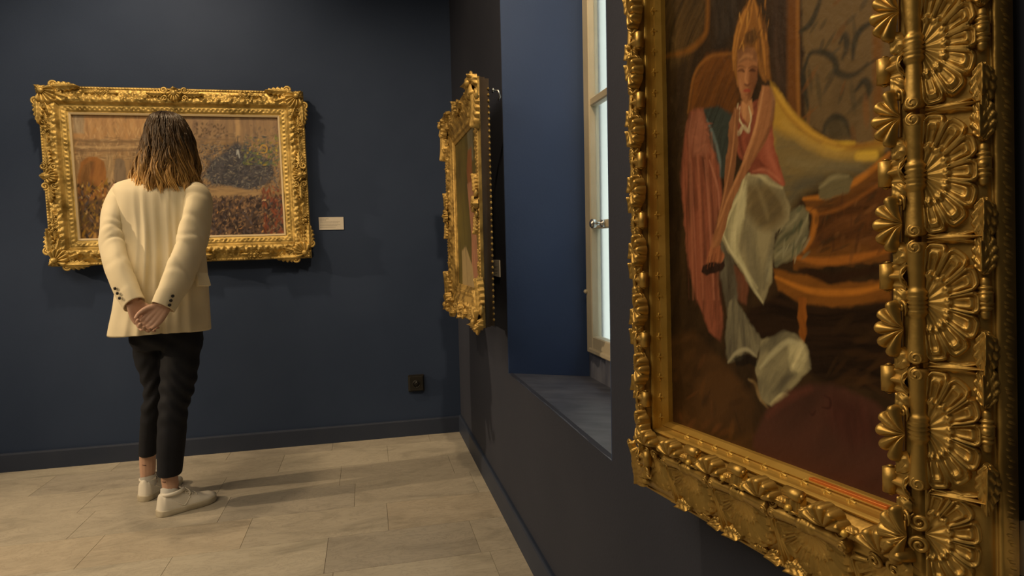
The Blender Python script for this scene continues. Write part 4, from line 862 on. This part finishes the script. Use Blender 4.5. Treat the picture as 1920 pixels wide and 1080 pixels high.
# ------------------------------------------------------------------ the visitor
PO = np.array([-1.0, 3.2, 0.0])
per = empty('person', PO)
tag(per, 'person seen from behind in a cream blazer, hands clasped, facing the street scene', 'person')
SKIN = mat('skin', (.47, .29, .21), (.56, .35, .26), rough=.5, scale=9)
CLOTH = mat('cream_blazer_cloth', (.74, .66, .47), (.80, .72, .53), rough=.8, scale=5, bump=.05, bump_scale=400, spec=.2)
TROU = mat('black_trouser_cloth', (.006, .008, .014), (.010, .012, .020), rough=.75, scale=14, spec=.25)
WHITE = mat('white_leather', (.76, .73, .65), (.83, .80, .72), rough=.5, scale=12)
SOLE = mat('worn_white_rubber', (.46, .41, .30), (.62, .57, .46), rough=.6, scale=16)
SOCK = mat('white_knit', (.62, .62, .60), rough=.9)
BLK = mat('black_button', (.012, .010, .009), rough=.35)
def rel(P): return np.asarray(P, float)-PO
def view_r(C):
    d = np.array([C[0], C[1]]); d /= np.linalg.norm(d); return np.array([d[1], -d[0], 0]), np.array([d[0], d[1], 0])
def ring(pl, pr, py, Y, dep, n=48, power=2.0, shape=None, yc=0.0, zt=0.0):
    """horizontal section whose sides show at pixels pl and pr on row py, dep deep"""
    a, b = at(pl, py, Y), at(pr, py, Y); C = (a+b)/2; r, f = view_r(C); hw = np.linalg.norm(b-a)/2
    th = np.linspace(0, 2*math.pi, n, endpoint=False); c, s = np.cos(th), np.sin(th); e = 2/power
    x = np.sign(c)*np.abs(c)**e*hw; y = np.sign(s)*np.abs(s)**e*dep/2
    if shape is not None: y = y+shape(x/hw, s)
    P = C+np.outer(x, r)+np.outer(y+yc, f); P[:, 2] += zt*x/hw
    return P
def interp_rows(rows, m):
    """rows of (pl, pr, py, Y, depth): smooth interpolation"""
    R_ = np.array(rows, float); return catmull(R_, m)

# --- blazer body
FOLDS = [(-.66, .10, .5), (-.42, .09, 1.0), (-.16, .085, .75), (.08, .08, 1.0), (.30, .09, .7), (.55, .10, .85)]
rows = [(206, 394, 621, 3.19, .300), (209, 393, 604, 3.19, .300), (216, 391, 570, 3.20, .290), (222, 388, 520, 3.20, .275), (227, 384, 470, 3.205, .262), (226, 382, 430, 3.21, .258), (220, 384, 395, 3.215, .252), (216, 387, 366, 3.22, .230), (217, 386, 353, 3.225, .195), (224, 380, 345, 3.23, .165), (244, 361, 338, 3.235, .14), (266, 344, 331, 3.24, .125), (276, 336, 322, 3.245, .115)]
RR = interp_rows(rows, 8); rings = []
for i, (pl, pr, py, Y, dep) in enumerate(RR):
    dn = np.clip((py-345)/275, 0, 1)
    def shp(x, s, dn=dn, py=py):
        back = np.clip(-s*1.6, 0, 1); o = 0*x
        for c, w, k in FOLDS:
            cc = c*(.72+.28*dn)+.06*(1-dn)*np.sign(c); o = o-k*.040*np.exp(-np.abs((x-cc)/(w*.9))**1.6)*min(1, .10+1.6*dn)*(1-.55*dn*dn)
        o = o+.010*math.sin(py*.045)*np.exp(-((np.abs(x)-.75)/.2)**2)
        o = o+.0035*np.exp(-((x-.0)/.012)**2)                              # centre seam
        o = o+(.030*np.exp(-((x-.02)/.035)**2)*np.clip((py-596)/20, 0, 1))     # vent at the hem
        return o*back
    rings.append(ring(pl, pr, py, Y, dep, 180, 2.5, shp, zt=0.0))
hem = rings[0]; inner = hem.copy(); c = inner.mean(0); inner = c+(inner-c)*.965; inner[:, 2] += .004
rings[0][:, 2] += .004*np.sin(np.linspace(0, 2*math.pi, 180)*3)
up_in = c+(rings[10]-rings[10].mean(0))*.9+np.array([0, 0, .08]); 
V, F = loft([up_in, inner]+rings, cap=False)
jacket = part('blazer', rel(V), F, CLOTH, per)
tag(jacket, 'cream blazer')
# --- sleeves
def sleeve(pts, na, wr, seed):
    """pts: (px, py, Y, half width px, depth)"""
    Q = catmull(np.array(pts, float), 12); P = np.array([at(a, b, c_) for a, b, c_, _, _ in Q]); sc = np.array([np.linalg.norm(at(a+1, b, c_)-at(a, b, c_)) for a, b, c_, _, _ in Q])
    ra = Q[:, 3]*sc; rb = Q[:, 4]; rs = np.random.RandomState(seed); ph = rs.rand(6)*6
    def warp(t, th):
        w = 1+.025*np.sin(t*34+ph[0]+1.4*np.sin(th+ph[1]))*math.exp(-((t-.52)/.20)**2)*(1+np.cos(th-ph[2]))*.9
        w = w+.028*np.sin(t*22+th*2+ph[3])*(t > .08)*(t < .86)+.012*np.sin(th*3+t*9+ph[4])
        for tc, p0, am, sl_ in CR:
            w = w-am*np.exp(-((t-tc-sl_*np.cos(th-p0))/.012)**2)*np.clip(.1+np.cos(th-p0), 0, 1)+.5*am*np.exp(-((t-tc-.035-sl_*np.cos(th-p0))/.020)**2)*np.clip(.1+np.cos(th-p0), 0, 1)
        return w
    CR = [(tc, 3.6+2.4*rs.rand(), .028+.030*rs.rand(), rs.uniform(-.10, .10)) for tc in (.13, .20, .34, .40, .455, .50, .55, .60, .66, .74)]
    r, f = view_r(P[0]); return sweep(P, ra, rb, na, up=f, warp=warp, cap=False), P
(LV, LF), LP = sleeve([(245, 349, 3.225, 10, .045), (229, 361, 3.215, 20, .085), (215, 400, 3.18, 24, .098), (210, 440, 3.14, 23, .092), (213, 475, 3.10, 23, .088), (226, 515, 3.03, 23.5, .080), (241, 550, 2.985, 22, .068), (252, 571, 2.965, 21, .060)], 56, 0, 3)
(RV, RF), RP = sleeve([(358, 351, 3.225, 10, .045), (372, 363, 3.215, 21, .085), (371, 400, 3.17, 24.5, .098), (363, 440, 3.12, 24.5, .094), (351, 480, 3.07, 24.5, .090), (335, 520, 3.00, 24, .082), (318, 553, 2.955, 22, .070), (306, 576, 2.935, 21, .060)], 56, 0, 8)
def cuffed(V, F, n=56):
    """turn the cuff edge inwards"""
    V = np.asarray(V); last = V[-n:]; c = last.mean(0); d = (V[-n:].mean(0)-V[-2*n:-n].mean(0)); d /= np.linalg.norm(d)
    i1 = c+(last-c)*.93; i2 = c+(last-c)*.90-d*.05; m = len(V); V2 = np.concatenate([V, i1, i2]); F2 = list(F)
    for a, b in ((m-n, m), (m, m+n)):
        for j in range(n): k = (j+1) % n; F2.append((a+j, a+k, b+k, b+j))
    return V2, F2
sl_l = part('sleeve', rel(cuffed(LV, LF)[0]), cuffed(LV, LF)[1], CLOTH, jacket)
sl_r = part('sleeve', rel(cuffed(RV, RF)[0]), cuffed(RV, RF)[1], CLOTH, jacket)
# buttons on the cuffs, pocket flap
def surf(V, px, py, off=.002):
    """the sleeve's surface point that shows at a pixel"""
    V = np.asarray(V); d = (V-CAM)@AX.T; q = np.stack([960+F_PX*d[:, 0]/d[:, 2], 540-F_PX*d[:, 1]/d[:, 2]], 1)
    e = np.hypot(q[:, 0]-px, q[:, 1]-py); cand = np.where(e < max(6, e.min()+2))[0]; i = cand[np.argmin(d[cand, 2])]
    return at(px, py, V[i][1]-off)
def disc(c, nrm, r, h):
    nrm = np.array(nrm)/np.linalg.norm(nrm); a = np.cross(nrm, (0, 0, 1)); a /= np.linalg.norm(a); b = np.cross(nrm, a); th = np.linspace(0, 2*math.pi, 14, endpoint=False)
    return loft([c+nrm*z+np.outer(np.cos(th)*rr, a)+np.outer(np.sin(th)*rr, b) for z, rr in ((-.002, r), (h*.7, r), (h, r*.8), (h*.8, r*.45))])
for V, pts, nx in ((LV, ((216, 541), (220.5, 550), (224.5, 559)), (-.75, -.65, 0)), (RV, ((324, 555), (320.5, 563.5), (318, 572)), (.1, -1, 0))):
    for q in pts: part('button', *(lambda v, f: (rel(v), f))(*disc(surf(V, *q), nx, .0068, .005)), BLK, jacket)
bp = [at(368, 512, 3.06), at(388, 512, 3.11), at(394.5, 535.5, 3.105), at(372, 535.5, 3.045)]; bp = np.array(bp); nrm = np.cross(bp[1]-bp[0], bp[3]-bp[0]); nrm /= np.linalg.norm(nrm); nrm *= -1 if nrm[1] > 0 else 1
Vp = np.concatenate([bp-nrm*.012, bp+nrm*.004]); part('pocket_flap', rel(Vp), [(0, 1, 2, 3), (4, 7, 6, 5), (0, 4, 5, 1), (1, 5, 6, 2), (2, 6, 7, 3), (3, 7, 4, 0)], CLOTH, jacket, False)

# --- trousers: hips and two tapered legs, welded
def legrings(rows, n=28): return [ring(cx-h, cx+h, py, Y, d, n, 2.1) for cx, h, py, Y, d in catmull(np.array(rows, float), 8)]
hips = [ring(pl, pr, py, Y, d, 40, 2.3) for pl, pr, py, Y, d in catmull(np.array([(262, 370, 560, 3.21, .22), (254, 376, 590, 3.21, .25), (246, 380, 618, 3.205, .27), (247, 380, 636, 3.205, .26), (256, 376, 652, 3.205, .20)], float), 6)]
leg_l = [(276, 26, 610, 3.22, .20), (281, 34, 637, 3.23, .21), (284, 31, 674, 3.25, .195), (290, 25, 711, 3.27, .165), (291, 21, 740, 3.29, .150), (285, 20, 767, 3.31, .145), (279.5, 18, 822, 3.345, .125), (277, 17.2, 853, 3.36, .118)]
leg_r = [(343, 34, 610, 3.19, .22), (342, 37.5, 637, 3.185, .225), (338, 36, 674, 3.175, .210), (334.5, 34, 711, 3.165, .185), (329, 30, 748, 3.155, .165), (325, 27.5, 767, 3.15, .160), (321.5, 27, 822, 3.145, .150), (318, 23.2, 889, 3.15, .130)]
LL, RL = legrings(leg_l), legrings(leg_r)
tm = unite('trousers', *join(loft(hips), loft(LL), loft(RL)), .007, 4)
C = coords(tm); px = C-PO*0
cz = C[:, 2]; wr = .0045*np.sin(cz*85+6*np.sin(C[:, 0]*22))*np.exp(-((cz-.56)/.13)**2)+.004*np.sin(cz*60+C[:, 0]*50)*np.exp(-((cz-.80)/.08)**2)
nn = np.empty(len(tm.vertices)*3, np.float32); tm.vertices.foreach_get('normal', nn); C = C+nn.reshape(-1, 3)*wr[:, None]
set_coords(tm, C-PO); trousers = put('trousers', tm, TROU, per)

# --- body: head, neck, arms, clasped hands, shins and feet as one skin
def chain(P, r, n=10, m=5): 
    Q = catmull(np.concatenate([np.asarray(P, float), np.asarray(r, float)[:, None]], 1), m); return sweep(Q[:, :3], Q[:, 3], n=n, up=(.3, .9, .2))
B = []
head = at(313, 268, 3.285); rgt, fwd = view_r(head); upv = np.array([0, 0, 1.0]); tilt = .30
hf_ = math.cos(tilt)*fwd-math.sin(tilt)*upv; hu = math.cos(tilt)*upv+math.sin(tilt)*fwd      # head bowed towards the picture
def hp(x, y, z): return head+rgt*x+hf_*y+hu*z
def hball(c, r, nu=20, nv=14):
    V, F = ball((0, 0, 0), r, nu, nv); V = np.asarray(V); return np.array([hp(c[0]+v[0], c[1]+v[1], c[2]+v[2]) for v in V]), F
B += [hball((0, .0, .03), (.082, .102, .098)), hball((0, .028, -.045), (.064, .076, .085)), hball((0, .075, -.095), (.030, .026, .024))]
B += [chain([hp(0, .100, .020), hp(0, .116, -.015), hp(0, .128, -.035)], (.008, .010, .014), 8), hball((0, .100, -.070), (.026, .012, .007)), hball((0, .098, -.082), (.022, .012, .007))]
for sg in (-1, 1): B += [hball((sg*.034, .088, .008), (.016, .012, .010)), hball((sg*.034, .094, .028), (.024, .010, .006)), hball((sg*.083, -.002, -.005), (.010, .022, .034)), hball((sg*.045, .070, -.035), (.026, .026, .030))]
neck0 = at(306, 345, 3.235); B.append(chain([hp(0, -.015, -.06), (hp(0, -.02, -.10)+neck0)/2, neck0, at(305, 380, 3.22)], (.055, .052, .056, .075), 16))
B.append(loft([ring(pl, pr, py, Y, d, 24, 2.2) for pl, pr, py, Y, d in catmull(np.array([(262, 366, 600, 3.205, .20), (252, 366, 540, 3.205, .20), (248, 364, 460, 3.21, .19), (240, 370, 390, 3.22, .17), (262, 346, 350, 3.23, .12)], float), 4)]))
for LP_, rr in ((LP, 1), (RP, 1)):
    P = LP_[::8]; B.append(chain(np.concatenate([P[1:], LP_[-1:]]), np.linspace(.050, .030, len(P)), 12))
def hand(W, d, side, pn, curls, spread, tw=.0, sc=1.0, thumb=(.5, .6)):
    """palm and five fingers; d towards the fingers, side towards the thumb, pn out of the palm; curls: bend of each knuckle (radians)"""
    d = np.array(d)/np.linalg.norm(d); pn = np.array(pn)-d*(np.array(pn)@d); pn /= np.linalg.norm(pn); s = np.cross(d, pn); s *= np.sign(s@np.array(side)); out = []
    W = np.asarray(W); L = .088*sc
    for k, x in enumerate((-.028, -.010, .010, .028)): out.append(chain([W+s*x*.62-d*.015, W+d*L*.5+s*x*.95-pn*.004, W+d*L*(1.0-.05*abs(k-2))+s*x], (.0165*sc, .0155*sc, .0115*sc), 10))
    for k, (x, ln, r) in enumerate(((.030, .080, .0096), (.0105, .090, .0100), (-.0095, .084, .0096), (-.0285, .066, .0086))):
        b = W+d*L*(1.0-.05*abs(k-1.2))*.95+s*x*sc; a = 0.0; P = [b-d*.02]; q = b.copy(); P.append(q)
        lat = spread*(1.5-k)/1.5
        for j, fr in enumerate((.46, .30, .24)):
            a += curls[k][j] if isinstance(curls[k], (list, tuple)) else curls[k]*(1, 1.1, .8)[j]
            q = q+(math.cos(a)*d+math.sin(a)*pn+s*lat*math.cos(a))*ln*sc*fr; P.append(q)
        out.append(chain(P, np.array([1.1, 1.12, 1.0, .92, .70])*r*sc, 9, 4))
    t0 = W+d*.012+s*.026; p1 = W+d*.038*sc+s*.046*sc+pn*.010; p2 = p1+(d*math.cos(thumb[0])+pn*math.sin(thumb[0])*.7+s*.25)*.036*sc; p3 = p2+(d*math.cos(thumb[1])+pn*math.sin(thumb[1])*.8-s*.15)*.030*sc
    out.append(chain([t0, p1, p2, p3], (.0175*sc, .0135*sc, .0108*sc, .0080*sc), 9, 4)); return out
r0, f0 = view_r(at(275, 595, 2.94)); dn = np.array([0, 0, -1.0])
Lw, Rw = at(254, 572, 2.955), at(303, 578, 2.925)
HB = []
HB += hand(Lw, dn*.93+r0*.34, r0, -f0*.9+r0*.25, ((.30, .55, .5), (.35, .6, .5), (.40, .6, .5), (.45, .6, .5)), .05, thumb=(.25, .5), sc=.92)
HB += hand(Rw, dn*.72-r0*.62, -r0, -f0*.85-r0*.30, ((.75, .9, .6), (.70, .95, .6), (.62, .9, .6), (.55, .85, .6)), .02, thumb=(.15, .35), sc=.92)
for rows_, tail in ((leg_l, [(277, 880, 3.362, .0355), (276, 903, 3.36, .027)]), (leg_r, [(319.5, 908, 3.15, .036), (319, 928, 3.15, .034)])):
    P = [at(cx, py, Y) for cx, h, py, Y, d_ in rows_]+[at(*t[:3]) for t in tail]; B.append(chain(P, [.055, .060, .055, .048, .040, .038, .038, .037]+[t[3] for t in tail], 14))
SHOES = [(np.array([-1.118, 3.312, 0]), (.36, .93), .268), (np.array([-.988, 3.100, 0]), (.80, .60), .270)]
for (h0, dr, ln), ank in zip(SHOES, (at(275, 905, 3.36), at(317, 930, 3.15))):
    dr = np.array([*dr, 0])/np.linalg.norm(dr); B.append(chain([ank, h0+dr*.065+np.array([0, 0, .072]), h0+dr*.14+np.array([0, 0, .048]), h0+dr*.20+np.array([0, 0, .038])], (.028, .026, .021, .014), 12))
bm = unite('body', *join(*B, *HB), .0036, 2); set_coords(bm, coords(bm)-PO); put('body', bm, SKIN, per)
for c, px in ((at(270.5, 872.5, 3.325), 1), (at(307.5, 903.5, 3.113), 1)):
    rr, ff = view_r(c); pass

# --- socks and shoes
for k, ((h0, dr, ln), ank, py0, top) in enumerate(zip(SHOES, (at(278, 905, 3.37), at(317, 930, 3.15)), ((277.5, 891, 3.368), (319, 918, 3.15)), (.095, .095))):
    d = np.array([*dr, 0])/np.linalg.norm(dr); s = np.array([d[1], -d[0], 0]); z = np.array([0, 0, 1.0])
    t0 = at(*py0); sk = part('sock', *(lambda v, f: (rel(v), f))(*sweep([t0, t0*.6+(h0+d*.055+z*.08)*.4, h0+d*.058+z*.05], (.0395, .036, .028), (.041, .038, .034), 20, up=tuple(d), cap=False)), SOCK, per)
    mk = h0+d*.070+s*.0+z*.100
    shoe = empty('shoe'); shoe.parent = per; shoe.location = Vector(tuple((h0-PO)*K))
    def L(x, y, zz): return np.outer(np.atleast_1d(x), d)+np.outer(np.atleast_1d(y), s)+np.outer(np.atleast_1d(zz), z)
    # outline of the sole: half widths along the length
    u = np.linspace(0, 1, 40)
    def halfw(u): return .59*np.interp(u, [0, .03, .10, .25, .45, .65, .80, .92, .98, 1.0], [.018, .050, .066, .068, .070, .088, .092, .074, .040, .010])
    def bend(u): return .010*np.sin(u*math.pi)*(1 if k else -1)
    n = len(u); rings = []
    for zz, gr in ((0, -.004), (.004, .0), (.026, .002), (.030, .0005)):
        x = np.concatenate([u, u[::-1]])*ln; hw = halfw(np.concatenate([u, u[::-1]]))+gr; sg = np.concatenate([np.ones(n), -np.ones(n)])
        rings.append(L(x+np.concatenate([np.zeros(n), np.zeros(n)]), hw*sg+bend(np.concatenate([u, u[::-1]])), np.full(2*n, zz)+.010*np.clip(np.concatenate([u, u[::-1]])-.82, 0, 1)**1.0*2*(1 if zz < .01 else .6)))
    part('sole', *loft(rings), SOLE, shoe)
    # upper: arched sections; height of the upper along the length, open collar at the heel end
    m = 24; secs = []
    for uu in np.linspace(.012, .985, 34):
        hw = float(halfw(uu))-.003; top_z = float(np.interp(uu, [0, .05, .15, .30, .40, .55, .75, .90, 1], [.098, .106, .100, .098, .102, .078, .054, .047, .032])); th = np.linspace(0, math.pi, m)
        yy = np.cos(th); zz = np.sin(th)**.62; narrow = 1-.32*zz**2*np.interp(uu, [0, .3, .5, 1], [.05, .12, .75, .7])
        secs.append(L(np.full(m, uu*ln)+.010*zz*(uu < .1), yy*hw*narrow+bend(uu), .026+zz*(top_z-.026)))
    V = np.concatenate(secs); F = grid_faces(34, m); c0 = len(V); V = np.concatenate([V, [secs[0].mean(0), secs[-1].mean(0)]])
    F += [(j, j+1, c0) for j in range(m-1)]+[(33*m+j+1, 33*m+j, c0+1) for j in range(m-1)]+[(m-1, 0, c0), (33*m, 33*m+m-1, c0+1)]
    part('upper', V, F, WHITE, shoe)
    col_ = [L(.052*ln/.26+.036*math.cos(t)*1.25+.018, .036*math.sin(t)+float(bend(.25)), .101+.004*math.cos(t))[0] for t in np.linspace(0, 2*math.pi, 29)]
    part('collar', *sweep(col_, .0085, n=8, cap=False), WHITE, shoe)
    tg = [L(ln*x, float(bend(x)), zz)[0] for x, zz in ((.62, .066), (.52, .082), (.44, .096), (.39, .108), (.36, .118))]
    part('tongue', *sweep(tg, .022, .004, 12, up=(0, 0, 1)), WHITE, shoe)
    for i, x in enumerate((.42, .48, .54, .60)):
        zt = float(np.interp(x, [.40, .55, .65], [.094, .074, .064]))+.004
        for q in (-1, 1): part('lace', *sweep([L(ln*(x+.02*q*yy/.03), yy+float(bend(x)), zt-.010*(yy/.03)**2)[0] for yy in np.linspace(-.028, .028, 9)], .0028, .0022, 6), WHITE, shoe)
    for q in (-1, 1): part('lace_bow', *sweep(catmull([L(ln*.41, 0, .100)[0], L(ln*.44, q*.022, .108)[0], L(ln*.50, q*.040, .088)[0], L(ln*.48, q*.036, .070)[0], L(ln*.42, q*.012, .097)[0]], 6)+np.array([0, 0, 0]), .0026, n=6), WHITE, shoe)
    for x0, x1, y0 in ((.30, .55, 1), (.30, .55, -1)):
        w = [L(ln*a, y0*(float(halfw(a))-.001-.010*b)+float(bend(a)), zz)[0] for a, zz, b in ((.24, .062, .55), (.34, .042, .0), (.40, .036, .0), (.50, .066, .9))]
        part('side_stripe', *sweep(catmull(w, 6), .0030, .0014, 6, up=tuple(s*y0)), WHITE, shoe)
    pat = [t0+z*(-.012)+v for v in (d*.036+s*.010, )]
    V, F = ball(t0-z*.014+d*.008+s*.0385, (.005, .005, .008), 8, 5); part('sock_mark', rel(V), F, BLK, per)
    # fine line tattooed above the ankle
    a0 = at(*((267, 872, 3.327) if k == 0 else (304, 903.5, 3.118))); a1 = at(*((274, 872.5, 3.325) if k == 0 else (311, 904, 3.112)))
    part('tattoo', *(lambda v, f: (rel(v), f))(*sweep([a0, (a0+a1)/2+np.array([0, -.002, 0]), a1], .0016, n=5)), mat('tattoo_ink', (.10, .05, .04), rough=.6) if k == 0 else bpy.data.materials['tattoo_ink'], per)

# --- hair: cap and waved locks, brown at the roots and golden at the ends
HAIR, nt, b = nodes('ombre_hair')
a_ = nt.nodes.new('ShaderNodeAttribute'); a_.attribute_name = 'tone'; nt.links.new(a_.outputs['Color'], b.inputs['Base Color']); b.inputs['Roughness'].default_value = .38; b.inputs['Specular IOR Level'].default_value = .45
def tone(V, fac, jit):
    z = V[:, 2]; zt, zb = at(313, 205, 3.25)[2], at(300, 366, 3.15)[2]; t = np.clip((zt-z)/(zt-zb)+jit, 0, 1)[:, None]*fac
    c0, c1, c2, c3 = np.array([.034, .020, .010]), np.array([.075, .042, .016]), np.array([.36, .20, .06]), np.array([.80, .50, .17])
    c = np.where(t < .45, c0+(c1-c0)*t/.45, np.where(t < .75, c1+(c2-c1)*(t-.45)/.3, c2+(c3-c2)*np.clip((t-.75)/.25, 0, 1)))
    return np.concatenate([c, np.ones((len(c), 1))], 1).astype(np.float32)
def hair_part(name, V, F, col, parent):
    me = mesh(name, rel(V), F); at2 = me.color_attributes.new('tone', 'FLOAT_COLOR', 'POINT'); at2.data.foreach_set('color', col.ravel()); return put(name, me, HAIR, parent)
hr_rows = [(296, 326, 212, 3.265, .10), (284, 340, 219, 3.265, .17), (278, 350, 234, 3.262, .225), (274, 358, 256, 3.258, .245), (271, 363, 282, 3.25, .245), (265, 367, 308, 3.235, .225), (257, 368, 330, 3.215, .19), (258, 362, 345, 3.20, .16)]
HR_ = catmull(np.array(hr_rows, float), 6)
V, F = loft([ring(pl+3, pr-3, py, Y, d, 60, 2.1, lambda x, s: .004*np.sin(x*22)+.003*np.sin(x*41)) for pl, pr, py, Y, d in HR_])
hair = hair_part('hair', V, F, tone(np.asarray(V), 1.0, -.04), per)
rs = np.random.RandomState(4); Vs, Fs, Cs, off = [], [], [], 0
CL = [(a + rs.normal(0, .05), rs.uniform(.008, .020), rs.rand()*6.28, rs.uniform(10, 18), rs.normal(0, .22), rs.uniform(.90, 1.04), rs.uniform(-.10, .10), rs.normal(0, .05), rs.uniform(.75, 1.3)) for a in np.linspace(-1.9, 1.9, 46)]
for i in range(1500):
    ca, wav, ph, fq, drift, cend, flare, cj, cm = CL[rs.randint(len(CL))]
    ang = ca+rs.normal(0, .05) if rs.rand() < .88 else rs.uniform(-math.pi, math.pi)
    end = cend*rs.uniform(.93, 1.02) if rs.rand() < .8 else rs.uniform(.55, .85); start = rs.uniform(0, .35) if rs.rand() < .6 else rs.uniform(.3, .6)
    P = []; lift = rs.uniform(.93, 1.05); ph = ph+rs.normal(0, .35); wav = wav*rs.uniform(.7, 1.3); drift = drift+rs.normal(0, .06)
    for t in np.linspace(start, end, 18):
        t_ = min(t, 1.0); q = t_*(len(HR_)-1); j = min(int(q), len(HR_)-2); w = q-j; row = HR_[j]*(1-w)+HR_[j+1]*w
        py = row[2]+(24+26*max(0, t-1)/.1*.4)*np.clip((t-.80)/.2, 0, 1.3)*(1-.45*math.sin(ang))
        a, b2 = at(row[0], py, row[3]), at(row[1], py, row[3]); Cc = (a+b2)/2; hw = np.linalg.norm(b2-a)/2; r_, f_ = view_r(Cc)
        g = ang+drift*(t-start); k_ = lift*(1+flare*max(0, t-.55)/.45); wv = wav*np.clip((t-.15)*1.5, 0, 1.1)
        P.append(Cc+r_*(hw*math.sin(g)*k_+wv*math.sin(fq*t+ph))-f_*(row[4]/2*math.cos(g)*k_+.004+wv*.8*math.cos(fq*t+ph+.8)))
    P = np.array(P); m = len(P); r1 = rs.uniform(.0011, .0036); tp = np.concatenate([np.linspace(.55, 1, 4), np.ones(m-8), np.linspace(1, .18, 4)])
    V, F = sweep(P, r1*tp, r1*.5*tp, 5, up=(0, -1, .2)); V = np.asarray(V); Vs.append(V); Fs += [tuple(x+off for x in f) for f in F]; off += len(V)
    Cs.append(tone(V, rs.uniform(.88, 1.10), cj+rs.normal(0, .05))*np.array([*(np.ones(3)*cm*rs.uniform(.65, 1.3)), 1], np.float32))
lk = hair_part('locks', np.concatenate(Vs), Fs, np.concatenate(Cs), hair); lk['kind'] = 'stuff'
